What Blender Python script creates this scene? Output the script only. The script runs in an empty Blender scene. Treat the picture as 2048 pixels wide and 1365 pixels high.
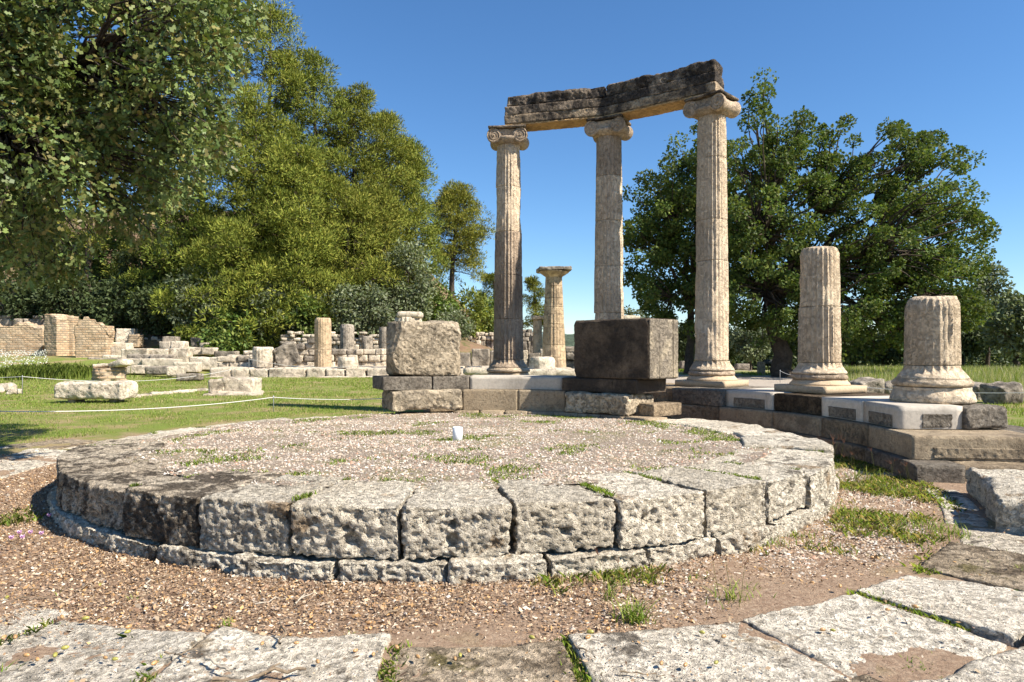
import bpy, math
import numpy as np
from mathutils import Vector

# ------------------------------------------------------------------ scene, camera, light
SC = bpy.context.scene
COL = SC.collection
R = math.radians
F = 1365.0            # focal length in units of 1/2048 of the picture width (24 mm lens)
CAMZ = 1.45
CX, CY = -0.65, 8.48  # centre of the round building

cam_d = bpy.data.cameras.new('camera')
cam = bpy.data.objects.new('camera', cam_d)
COL.objects.link(cam)
cam.location = (0, 0, CAMZ)
cam.rotation_euler = (R(90), 0, 0)
cam_d.sensor_width = 36.0
cam_d.lens = 24.0
cam_d.shift_y = (701 - 682.5) / 2048
cam_d.clip_start = 0.05
cam_d.clip_end = 3000
SC.camera = cam

SUN_AZ, SUN_EL = 116.0, 44.0     # clockwise from the view direction, above the horizon
world = bpy.data.worlds.new('World')
SC.world = world
world.use_nodes = True
wn = world.node_tree
wn.nodes.clear()
w_out = wn.nodes.new('ShaderNodeOutputWorld')
w_bg = wn.nodes.new('ShaderNodeBackground')
w_sky = wn.nodes.new('ShaderNodeTexSky')
w_sky.sky_type = 'NISHITA'
w_sky.sun_disc = False
w_sky.sun_elevation = R(SUN_EL)
w_sky.sun_rotation = R(SUN_AZ)
w_sky.altitude = 0
w_sky.air_density = 1.0
w_sky.dust_density = 0.0
w_sky.ozone_density = 6.0
w_bg.inputs['Strength'].default_value = 0.088
w_hsv = wn.nodes.new('ShaderNodeHueSaturation')
w_hsv.inputs['Saturation'].default_value = 1.12
wn.links.new(w_sky.outputs[0], w_hsv.inputs['Color'])
wn.links.new(w_hsv.outputs[0], w_bg.inputs[0])
wn.links.new(w_bg.outputs[0], w_out.inputs[0])

sun_d = bpy.data.lights.new('sun', 'SUN')
sun_d.energy = 5.0
sun_d.angle = R(0.53)
sun_d.color = (1.0, 0.93, 0.82)
sun = bpy.data.objects.new('sun', sun_d)
COL.objects.link(sun)
to_sun = Vector((math.sin(R(SUN_AZ)) * math.cos(R(SUN_EL)), math.cos(R(SUN_AZ)) * math.cos(R(SUN_EL)), math.sin(R(SUN_EL))))
sun.rotation_euler = (-to_sun).to_track_quat('-Z', 'Y').to_euler()
sun.location = (20, -10, 30)

SC.view_settings.view_transform = 'Standard'
SC.view_settings.look = 'None'
SC.view_settings.exposure = 1.0
SC.view_settings.gamma = 1.0
SC.view_settings.use_curve_mapping = False

# ------------------------------------------------------------------ helpers: noise, meshes, things
def px(x, Y):
    return (x - 1024.0) / F * Y

def pz(y, Y):
    return CAMZ - (y - 701.0) / F * Y

def _hash(i, j, k, s):
    h = (i.astype(np.int64) * 374761393 + j.astype(np.int64) * 668265263 + k.astype(np.int64) * 1274126177 + s * 974711) & 0xffffffff
    h = ((h ^ (h >> 13)) * 1274126177) & 0xffffffff
    h = ((h ^ (h >> 16)) * 668265263) & 0xffffffff
    return ((h ^ (h >> 15)) & 0xffffff) / 8388607.5 - 1.0

def vnoise(P, seed=0):
    I = np.floor(P).astype(np.int64)
    f = P - I
    u = f * f * (3 - 2 * f)
    out = 0
    for a in (0, 1):
        wa = u[:, 0] if a else 1 - u[:, 0]
        for b in (0, 1):
            wb = u[:, 1] if b else 1 - u[:, 1]
            for c in (0, 1):
                wc = u[:, 2] if c else 1 - u[:, 2]
                out = out + wa * wb * wc * _hash(I[:, 0] + a, I[:, 1] + b, I[:, 2] + c, seed)
    return out

def fbm(P, freq, octaves=3, seed=0, gain=0.5):
    a, t = 1.0, 0
    for o in range(octaves):
        t = t + a * vnoise(P * freq + 17.3 * o, seed + o * 7)
        freq *= 2.03
        a *= gain
    return t

def sstep(a, b, x):
    t = np.clip((x - a) / (b - a), 0, 1)
    return t * t * (3 - 2 * t)

def raw_mesh(name, V, polys, mat=None, smooth=False, color=None):
    """polys: one (n,k) int array or a list of such arrays (k may differ)"""
    if not isinstance(polys, (list, tuple)):
        polys = [polys]
    V = np.asarray(V, dtype=np.float32)
    me = bpy.data.meshes.new(name)
    me.vertices.add(len(V))
    me.vertices.foreach_set('co', V.ravel())
    loops = np.concatenate([np.asarray(p, dtype=np.int32).ravel() for p in polys])
    sizes = np.concatenate([np.full(len(p), np.asarray(p).shape[1], dtype=np.int32) for p in polys])
    starts = np.concatenate([[0], np.cumsum(sizes)[:-1]]).astype(np.int32)
    me.loops.add(len(loops))
    me.loops.foreach_set('vertex_index', loops)
    me.polygons.add(len(sizes))
    me.polygons.foreach_set('loop_start', starts)
    me.polygons.foreach_set('loop_total', sizes)
    if smooth:
        me.polygons.foreach_set('use_smooth', np.ones(len(sizes), dtype=bool))
    if color is not None:
        ca = me.color_attributes.new('tint', 'FLOAT_COLOR', 'POINT')
        c = np.ones((len(V), 4), dtype=np.float32)
        c[:, :3] = color
        ca.data.foreach_set('color', c.ravel())
    me.update()
    me.validate()
    if mat:
        me.materials.append(mat)
    return me

ORIGIN = {}

def link(name, me, parent=None):
    o = bpy.data.objects.new(name, me)
    COL.objects.link(o)
    if parent:
        o.parent = parent
    return o

def mk(name, V, polys, mat, parent=None, smooth=False, color=None, origin=None):
    """V in world coordinates; the object sits at its parent's origin, or at `origin`"""
    V = np.asarray(V, dtype=np.float64)
    if parent is not None:
        off = np.array(ORIGIN[parent.name])
    elif origin is not None:
        off = np.array(origin)
    else:
        off = np.array([V[:, 0].mean(), V[:, 1].mean(), V[:, 2].min()])
    o = link(name, raw_mesh(name, V - off, polys, mat, smooth, color), parent)
    if parent is None:
        o.location = off
    ORIGIN[o.name] = tuple(off)
    return o

def tag(o, label=None, cat=None, group=None, kind=None):
    if label: o['label'] = label
    if cat: o['category'] = cat
    if group: o['group'] = group
    if kind: o['kind'] = kind
    return o

def thing(name, loc, label, cat, group=None):
    o = bpy.data.objects.new(name, None)
    COL.objects.link(o)
    o.location = loc
    o.empty_display_size = 0.2
    ORIGIN[o.name] = tuple(loc)
    return tag(o, label, cat, group, 'thing')

def copy_tree(o, parent=None):
    c = o.copy()
    COL.objects.link(c)
    c.parent = parent
    ORIGIN[c.name] = ORIGIN.get(o.name, (0, 0, 0))
    for ch in list(o.children):
        copy_tree(ch, c)
    return c

def vnormals(V, Q):
    a, b, c = V[Q[:, 0]], V[Q[:, 1]], V[Q[:, 2]]
    n = np.cross(b - a, c - a)
    if Q.shape[1] == 4:
        d = V[Q[:, 3]]
        n = np.cross(c - a, d - b)
    out = np.zeros_like(V)
    for k in range(Q.shape[1]):
        for ax in range(3):
            out[:, ax] += np.bincount(Q[:, k], weights=n[:, ax], minlength=len(V))
    return out / (np.linalg.norm(out, axis=1, keepdims=True) + 1e-12)

def grid_box(dims, step):
    n = [max(1, int(round(d / step))) for d in dims]
    keys, quads = [], []
    cnt = 0
    for ax in range(3):
        u, v = (ax + 1) % 3, (ax + 2) % 3
        for side in (0, 1):
            iu, iv = np.meshgrid(np.arange(n[u] + 1), np.arange(n[v] + 1), indexing='ij')
            c = [None, None, None]
            c[ax] = np.full(iu.size, side * n[ax]); c[u] = iu.ravel(); c[v] = iv.ravel()
            keys.append((c[0] * (n[1] + 1) + c[1]) * (n[2] + 1) + c[2])
            idx = np.arange(iu.size).reshape(iu.shape) + cnt
            q = np.stack([idx[:-1, :-1], idx[1:, :-1], idx[1:, 1:], idx[:-1, 1:]], -1).reshape(-1, 4)
            quads.append(q if side else q[:, ::-1])
            cnt += iu.size
    keys = np.concatenate(keys)
    uq, inv = np.unique(keys, return_inverse=True)
    Q = inv.reshape(-1)[np.concatenate(quads)]
    k = uq % (n[2] + 1); r = uq // (n[2] + 1); j = r % (n[1] + 1); i = r // (n[1] + 1)
    V = np.stack([i / n[0] - .5, j / n[1] - .5, k / n[2] - .5], -1) * np.array(dims)
    return V, Q

SEED = [100]

def eroded(dims, step, rnd=0.03, amp=0.02, pit=0.0, wob=0.0, freq=2.5, mapf=None, holes=(), seed=None, open_bottom=False):
    """a block with worn edges, an uneven skin, and pits; mapf turns local points into world points"""
    SEED[0] += 1
    s = seed if seed is not None else SEED[0]
    V, Q = grid_box(dims, step)
    half = np.array(dims) / 2
    if open_bottom:
        Q = Q[~(V[Q][:, :, 2] < -half[2] + 1e-6).all(1)]
    off = np.array([s * 3.17 % 91, s * 7.31 % 83, s * 1.93 % 71])
    if rnd > 0:
        rr = rnd * (1.0 + 0.8 * fbm(V + off, 3.0, 2, s))
        rr = np.clip(rr, rnd * .25, min(half) * .9)[:, None]
        inner = np.clip(V, -half + rr, half - rr)
        d = V - inner
        L = np.linalg.norm(d, axis=1, keepdims=True)
        V = np.where(L > 1e-9, inner + d / (L + 1e-9) * np.minimum(L, rr), V)
    if wob:
        V = V + wob * np.stack([fbm(V + off + 5 * a, 1.1, 1, s + a) for a in range(3)], -1)
    Nl = vnormals(V, Q)
    P = V + off
    dsp = amp * fbm(P, freq, 4, s, 0.55)
    if pit:
        n1 = fbm(P, 14.0, 2, s + 50)
        n2 = fbm(P * np.array([1, 1, 1.3]), 32.0, 2, s + 60)
        pit = pit * np.where(Nl[:, 2] > 0, 1 - .6 * Nl[:, 2], 1)
        dsp = dsp - .7 * pit * sstep(0.1, 0.75, n1) - 0.8 * pit * sstep(0.05, 0.5, n2)
        if step < .0155:
            dsp = dsp - .6 * pit * sstep(0.0, 0.6, vnoise(P * 63.0, s + 70))
    for (hx, hy, hz, hr, hd) in holes:
        dd = np.sqrt(((V - np.array([hx, hy, hz])) ** 2).sum(1)) / hr
        dsp = dsp - hd * (1 - sstep(0.55, 1.05, dd + .25 * fbm(P, 12, 2, s + 9)))
    V = V + Nl * dsp[:, None]
    if mapf:
        V = mapf(V)
    return V, Q

def box_map(c, rot=0.0, tilt=0.0, roll=0.0):
    ca, sa = math.cos(rot), math.sin(rot)
    def f(V):
        x, y, z = V[:, 0], V[:, 1], V[:, 2]
        if roll:
            x, z = x * math.cos(roll) - z * math.sin(roll), x * math.sin(roll) + z * math.cos(roll)
        if tilt:
            y, z = y * math.cos(tilt) - z * math.sin(tilt), y * math.sin(tilt) + z * math.cos(tilt)
        return np.stack([c[0] + x * ca - y * sa, c[1] + x * sa + y * ca, c[2] + z], -1)
    return f

def arc_map(rm, th, zc):
    """local x along the arc (growing with the angle), y radial outward, z up"""
    def f(V):
        t = th + V[:, 0] / rm
        r = rm + V[:, 1]
        return np.stack([CX + r * np.cos(t), CY + r * np.sin(t), zc + V[:, 2]], -1)
    # keep outward winding: (arc, radial, up) is left handed
    return f

def arc_block(name, r0, r1, t0, t1, z0, z1, mat, parent, step, rnd=.02, amp=.012, pit=0, gap=.006, holes=(), wob=0, freq=2.5):
    rm = (r0 + r1) / 2
    L = rm * R(t1 - t0) - gap
    V, Q = eroded((L, r1 - r0, z1 - z0), step, rnd, amp, pit, wob, freq, arc_map(rm, R((t0 + t1) / 2), (z0 + z1) / 2), holes, None, True)
    return mk(name, V, Q[:, ::-1], mat, parent, smooth=True)

def lathe(profile, c, seg=48, cap=True, rfun=None, ax='z'):
    """profile: [(r, z)], bottom to top"""
    n = len(profile)
    a = np.linspace(0, 2 * math.pi, seg, endpoint=False)
    V, Q = [], []
    for r, z in profile:
        V.append(np.stack([r * np.cos(a), r * np.sin(a), np.full(seg, z)], -1))
    V = np.concatenate(V)
    for i in range(n - 1):
        k = np.arange(seg); k2 = (k + 1) % seg
        Q.append(np.stack([i * seg + k, i * seg + k2, (i + 1) * seg + k2, (i + 1) * seg + k], -1))
    Q = np.concatenate(Q)
    polys = [Q]
    if cap:
        polys += [np.arange(seg)[::-1][None], (np.arange(seg) + (n - 1) * seg)[None]]
    return V + np.array(c), polys

def tube_data(path, radii, sides=6):
    P = np.asarray(path, dtype=float)
    n = len(P)
    r = np.broadcast_to(np.asarray(radii, dtype=float), (n,))
    T = np.gradient(P, axis=0)
    T /= np.linalg.norm(T, axis=1, keepdims=True) + 1e-9
    up = np.where(np.abs(T[:, 2:3]) > .9, np.array([[1., 0, 0]]), np.array([[0., 0, 1]]))
    A = np.cross(T, up); A /= np.linalg.norm(A, axis=1, keepdims=True) + 1e-9
    B = np.cross(T, A)
    a = np.linspace(0, 2 * math.pi, sides, endpoint=False)
    V = (P[:, None] + r[:, None, None] * (np.cos(a)[None, :, None] * A[:, None] + np.sin(a)[None, :, None] * B[:, None])).reshape(-1, 3)
    Q = []
    k = np.arange(sides); k2 = (k + 1) % sides
    for i in range(n - 1):
        Q.append(np.stack([i * sides + k, (i + 1) * sides + k, (i + 1) * sides + k2, i * sides + k2], -1))
    return V, np.concatenate(Q)

def join(parts):
    V, Q, o = [], [], 0
    for v, q in parts:
        V.append(v); Q.append(q + o); o += len(v)
    return np.concatenate(V), np.concatenate(Q)

# ------------------------------------------------------------------ materials
class NT:
    def __init__(s, name):
        s.m = bpy.data.materials.new(name)
        s.m.use_nodes = True
        s.t = s.m.node_tree
        s.t.nodes.clear()
        s.out = s.n('ShaderNodeOutputMaterial')
    def n(s, typ, inp=None, **kw):
        nd = s.t.nodes.new(typ)
        for k, v in kw.items(): setattr(nd, k, v)
        for k, v in (inp or {}).items():
            if isinstance(v, bpy.types.NodeSocket): s.t.links.new(v, nd.inputs[k])
            else: nd.inputs[k].default_value = v
        return nd
    def pos(s):
        if not hasattr(s, '_p'): s._p = s.n('ShaderNodeNewGeometry').outputs['Position']
        return s._p
    def noise(s, scale, detail=4, rough=.55, vec=None, dist=0.0):
        return s.n('ShaderNodeTexNoise', {'Vector': vec or s.pos(), 'Scale': scale, 'Detail': detail, 'Roughness': rough, 'Distortion': dist}).outputs['Fac']
    def ramp(s, fac, stops, interp='LINEAR'):
        r = s.n('ShaderNodeValToRGB', {'Fac': fac})
        r.color_ramp.interpolation = interp
        el = r.color_ramp.elements
        while len(el) < len(stops): el.new(.5)
        for e, (p, c) in zip(el, stops):
            e.position = p
            e.color = (c, c, c, 1) if isinstance(c, (int, float)) else (*c, 1)
        return r.outputs['Color']
    def mix(s, fac, a, b, mode='MIX'):
        m = s.n('ShaderNodeMix', data_type='RGBA', blend_type=mode)
        for k, v in ((0, fac), (6, a), (7, b)):
            if isinstance(v, bpy.types.NodeSocket): s.t.links.new(v, m.inputs[k])
            else: m.inputs[k].default_value = v if k == 0 else ((*v, 1) if len(v) == 3 else v)
        return m.outputs[2]
    def math(s, op, a, b=0.0, c=None):
        inp = {0: a, 1: b}
        if c is not None: inp[2] = c
        return s.n('ShaderNodeMath', inp, operation=op).outputs[0]
    def bump(s, h, strength, dist, prev=None):
        d = {'Height': h, 'Strength': strength, 'Distance': dist}
        if prev: d['Normal'] = prev
        return s.n('ShaderNodeBump', d).outputs[0]
    def principled(s, col, rough=.9, normal=None, spec=.25):
        b = s.n('ShaderNodeBsdfPrincipled')
        for k, v in (('Base Color', col), ('Roughness', rough), ('Specular IOR Level', spec)):
            if isinstance(v, bpy.types.NodeSocket): s.t.links.new(v, b.inputs[k])
            else: b.inputs[k].default_value = (*v, 1) if isinstance(v, tuple) and len(v) == 3 else v
        if normal: s.t.links.new(normal, b.inputs['Normal'])
        s.t.links.new(b.outputs[0], s.out.inputs[0])
        return b

def stone(name, light, mid, dark, dark_at=.62, dark_soft=.08, dark_amt=.85, pits=.5, bump=.7, fine=45, big=1.4, spot=5.0, moss=None, streak=False, speck=.5):
    t = NT(name)
    rnd = t.n('ShaderNodeObjectInfo').outputs['Random']
    vec = t.pos()
    if streak:
        mp = t.n('ShaderNodeMapping', {'Vector': t.pos(), 'Scale': (1, 1, .28)})
        vec = mp.outputs[0]
    n1 = t.noise(big, 8, .62)
    col = t.ramp(n1, [(.34, mid), (.62, light)])
    n3 = t.noise(fine * .45, 6, .65)
    col = t.mix(t.ramp(n3, [(.35, .38), (.58, 0)]), col, tuple(c * .62 for c in mid))
    # weathering crust: patches with ragged edges of their own
    n2 = t.noise(spot, 10, .68, vec, .4)
    n4 = t.noise(big * .6, 3, .5)
    crust = t.math('ADD', t.math('MULTIPLY', n2, .62), t.math('MULTIPLY', n4, .38))
    crust = t.math('ADD', crust, t.math('MULTIPLY', t.math('SUBTRACT', rnd, .5), .05))
    cm = t.ramp(crust, [(dark_at - dark_soft, 0), (dark_at + dark_soft, dark_amt)])
    col = t.mix(cm, col, dark)
    sp = t.noise(fine * .5, 9, .72, None, .6)
    col = t.mix(t.ramp(sp, [(.56, 0), (.62, speck)]), col, tuple(.5 * c + .1 * d for c, d in zip(dark, mid)))
    if moss:
        nm = t.noise(2.2, 8, .7)
        col = t.mix(t.ramp(nm, [(.585, 0), (.64, .8)]), col, moss)
    # small pores, the shade inside them put into the colour
    vor = t.n('ShaderNodeTexVoronoi', {'Vector': t.pos(), 'Scale': fine * 1.3, 'Randomness': 1.0}).outputs['Distance']
    nb = t.noise(fine, 5, .7)
    por = t.math('MULTIPLY', t.ramp(vor, [(.12, 1), (.32, 0)]), t.ramp(nb, [(.45, 0), (.58, 1)]))
    col = t.mix(t.math('MULTIPLY', por, pits), col, tuple(c * .22 for c in mid))
    hsv = t.n('ShaderNodeHueSaturation', {'Color': col, 'Value': t.math('MULTIPLY_ADD', rnd, .30, .86)})
    h = t.math('SUBTRACT', t.math('MULTIPLY_ADD', nb, .7, t.math('MULTIPLY', n3, .8)), t.math('MULTIPLY', por, .5))
    h = t.math('SUBTRACT', h, t.math('MULTIPLY', t.ramp(sp, [(.50, 0), (.64, 1)]), .6))
    nrm = t.bump(h, min(bump, 1.0), .045 if bump <= 1 else .045 * bump)
    t.principled(hsv.outputs[0], .93, nrm, .15)
    return t.m

def simple(name, col, rough=.7, var=.15, scale=8, spec=.3, bump=0, metal=0):
    t = NT(name)
    n = t.noise(scale, 5, .6)
    c = t.mix(t.ramp(n, [(.3, 0), (.7, 1)]), tuple(x * (1 - var) for x in col), tuple(min(1, x * (1 + var)) for x in col))
    b = t.principled(c, rough, t.bump(n, bump, .02) if bump else None, spec)
    b.inputs['Metallic'].default_value = metal
    return t.m

def leafy(name, trans=.3, rough=.55, spec=.25, gain=1.0):
    t = NT(name)
    a = t.n('ShaderNodeVertexColor', layer_name='tint').outputs['Color']
    b = t.n('ShaderNodeBsdfPrincipled', {'Base Color': a, 'Roughness': rough, 'Specular IOR Level': spec})
    tr = t.n('ShaderNodeBsdfTranslucent', {'Color': t.mix(1.0, a, (1.25, 1.25, .6), 'MULTIPLY')})
    mx = t.n('ShaderNodeMixShader', {0: trans, 1: b.outputs[0], 2: tr.outputs[0]})
    t.t.links.new(mx.outputs[0], t.out.inputs[0])
    return t.m

def tinted(name, rough=.85, spec=.2):
    t = NT(name)
    a = t.n('ShaderNodeVertexColor', layer_name='tint').outputs['Color']
    t.principled(a, rough, None, spec)
    return t.m

M = {}
M['ring'] = stone('shelly_limestone', (.86, .77, .62), (.72, .62, .47), (.11, .088, .066), .595, .025, .85, .95, 1.15, 46, .9, 5.0, moss=(.34, .23, .13), speck=.48)
M['ring_dark'] = stone('crusted_limestone', (.74, .63, .48), (.54, .435, .31), (.06, .046, .034), .515, .03, .88, .9, 1.15, 46, 1.2, 5.0, speck=.6)
M['slab'] = stone('worn_slab_stone', (.84, .75, .61), (.68, .59, .46), (.11, .088, .066), .585, .025, .85, .9, 1.1, 40, .7, 4.5, moss=(.30, .22, .13), speck=.6)
M['slab_brown'] = stone('brown_slab_stone', (.52, .42, .30), (.37, .285, .19), (.11, .08, .05), .54, .04, .8, .7, 1.0, 36, 1.6, 6.0, moss=(.12, .10, .03), speck=.65)
M['column'] = stone('column_limestone', (.74, .60, .43), (.60, .465, .32), (.30, .23, .165), .60, .06, .55, .45, .8, 30, 1.1, 3.5, streak=True, speck=.22)
M['column_grey_shaded'] = stone('grey_shaded_column_limestone', (.54, .42, .30), (.40, .305, .215), (.19, .145, .11), .555, .06, .65, .5, .8, 30, 1.1, 3.5, streak=True, speck=.3)  # darker copy of column; paints shade on the left column's lower drums
M['plinth'] = stone('restored_plinth_stone', (.62, .48, .32), (.54, .41, .27), (.3, .22, .15), .60, .06, .4, .3, .35, 60, 1.0, 4.0, speck=.15)
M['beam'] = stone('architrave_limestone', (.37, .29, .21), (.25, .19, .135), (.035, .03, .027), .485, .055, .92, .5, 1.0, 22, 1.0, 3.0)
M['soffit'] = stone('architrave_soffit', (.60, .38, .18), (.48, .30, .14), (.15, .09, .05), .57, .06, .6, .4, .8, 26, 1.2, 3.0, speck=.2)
M['ortho_warm'] = stone('buff_wall_stone', (.58, .475, .335), (.46, .37, .255), (.24, .20, .15), .565, .05, .65, .8, 1.0, 22, .9, 2.4, speck=.6)
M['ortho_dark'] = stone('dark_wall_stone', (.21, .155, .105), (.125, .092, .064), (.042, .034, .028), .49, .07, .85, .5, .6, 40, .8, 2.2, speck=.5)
M['socle_grey'] = stone('grey_step_stone', (.31, .27, .215), (.22, .185, .145), (.08, .066, .052), .54, .06, .7, .8, .9, 40, 1.2, 3.5, speck=.6)
M['step_buff'] = stone('buff_step_stone', (.40, .305, .20), (.28, .21, .135), (.09, .067, .045), .53, .06, .75, .6, .8, 40, 1.0, 3.0, speck=.5)
M['step_restored'] = stone('restored_step_stone', (.42, .33, .22), (.33, .25, .165), (.11, .083, .057), .555, .05, .65, .5, .6, 50, 1.0, 3.0, speck=.45)
M['marble'] = stone('new_marble', (.58, .515, .43), (.50, .44, .36), (.24, .20, .16), .56, .05, .5, .1, .15, 50, .9, 3.0, streak=True, speck=.1)
M['panel'] = stone('tooled_panel', (.46, .39, .30), (.34, .28, .21), (.17, .14, .105), .54, .06, .6, .6, 1.0, 60, 2.0, 6.0)
M['brownstone'] = stone('brown_stylobate_stone', (.15, .11, .07), (.10, .07, .045), (.04, .03, .02), .52, .06, .7, .5, .9, 40, 1.5, 4.0)
M['far_stone'] = stone('pale_ruin_stone', (.70, .60, .46), (.54, .45, .335), (.17, .135, .10), .57, .04, .7, .5, 1.0, 9, .5, 2.2, speck=.4)
M['far_grey'] = stone('grey_ruin_stone', (.44, .375, .295), (.31, .26, .20), (.08, .068, .055), .53, .05, .75, .5, 1.0, 9, .5, 2.2, speck=.6)
M['doric'] = stone('doric_limestone', (.58, .435, .28), (.44, .32, .195), (.13, .10, .07), .55, .05, .7, .4, .9, 10, .6, 2.0, speck=.4)

def brick_mat():
    t = NT('old_brickwork')
    sx = t.n('ShaderNodeSeparateXYZ', {0: t.pos()})
    u = t.math('ADD', sx.outputs[0], sx.outputs[1])
    v = t.n('ShaderNodeCombineXYZ', {0: u, 1: sx.outputs[2], 2: 0.0}).outputs[0]
    b = t.n('ShaderNodeTexBrick', {'Vector': v, 'Color1': (.44, .29, .17, 1), 'Color2': (.60, .45, .29, 1), 'Mortar': (.30, .24, .17, 1), 'Scale': 1.0,
            'Mortar Size': .03, 'Brick Width': .42, 'Row Height': .15, 'Mortar Smooth': .3})
    n = t.noise(1.2, 8, .6)
    col = t.mix(t.ramp(n, [(.5, 0), (.66, .7)]), b.outputs[0], (.30, .25, .19))
    nrm = t.bump(t.math('SUBTRACT', t.noise(9, 6, .7), t.math('MULTIPLY', b.outputs['Fac'], .5)), .8, .05)
    t.principled(col, .95, nrm, .1)
    return t.m
M['brick'] = brick_mat()
M['bark'] = stone('tree_bark', (.11, .085, .065), (.07, .055, .042), (.03, .024, .02), .6, .1, .6, .2, 1.0, 14, 2.5, 5, streak=True)
M['bark_pine'] = stone('pine_bark', (.13, .10, .08), (.085, .065, .05), (.04, .032, .028), .6, .1, .6, .2, 1.0, 8, 2.0, 4, streak=True)
M['oak_near'] = leafy('near_oak_leaf', .18, .5, .3)
M['oak_leaf'] = leafy('oak_leaf', .30, .6, .18)
M['needle'] = leafy('pine_needle', .08, .7, .1)
M['olive_leaf'] = leafy('olive_leaf', .2, .6, .25)
M['blade'] = leafy('grass_blade', .35, .6, .2)
M['chip'] = tinted('leaf_litter')
M['pebble'] = tinted('pebble_stone', .8, .25)
M['white_plastic'] = simple('white_plastic', (.78, .78, .77), .4, .04, 12, .4)
M['rope'] = simple('pale_rope', (.62, .60, .56), .8, .1, 40)
M['post'] = simple('grey_post_metal', (.36, .36, .35), .5, .1, 20, .4, 0, .5)
M['twig'] = simple('dry_twig', (.20, .15, .10), .9, .3, 30, .2, .5)
M['twig_pale'] = simple('pale_twig', (.42, .36, .28), .9, .2, 30, .2, .5)
M['acorn'] = simple('tan_acorn', (.42, .24, .10), .35, .3, 40, .5)
M['acorn_green'] = simple('green_acorn', (.30, .27, .06), .35, .2, 40, .5)
M['petal'] = simple('pink_petal', (.62, .38, .58), .7, .1, 30)
M['skin'] = simple('skin', (.50, .33, .24), .6, .05)
M['white_cloth'] = simple('white_cloth', (.72, .72, .72), .9, .08)
M['blue_cloth'] = simple('dark_blue_cloth', (.06, .08, .14), .9, .1)
M['pale_cloth'] = simple('pale_lilac_cloth', (.50, .48, .55), .9, .1)
M['hair'] = simple('dark_hair', (.04, .03, .02), .6, .1)
M['dark_metal'] = simple('dark_painted_metal', (.06, .065, .06), .6, .2)

# ------------------------------------------------------------------ terrain
def gz(X, Y):
    """height of the ground"""
    X = np.asarray(X, dtype=float); Y = np.asarray(Y, dtype=float)
    terr = 2.3 * sstep(47.5, 51.5, Y) * sstep(5, -6, X)
    slope = np.minimum(np.maximum(0, Y - 51.5) * .40, 19.0) * sstep(0, -24, X)
    apron = 1.05 * sstep(32, 45, Y) * sstep(-15, -25, X) * (1 - sstep(47.5, 51.5, Y) * .6)
    right = -1.3 * sstep(40, 95, Y) * sstep(3, 20, X)
    base = .022 * sstep(4.95, 5.25, np.hypot(X - CX, Y - CY)) + .03 * np.sin(X * .35 + 1) * np.sin(Y * .27) * sstep(10, 20, Y)
    far = -1.0 * sstep(130, 400, Y)
    return terr + slope + apron + right + base + far

def gz1(x, y):
    return float(gz(np.array([x]), np.array([y]))[0])

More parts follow.
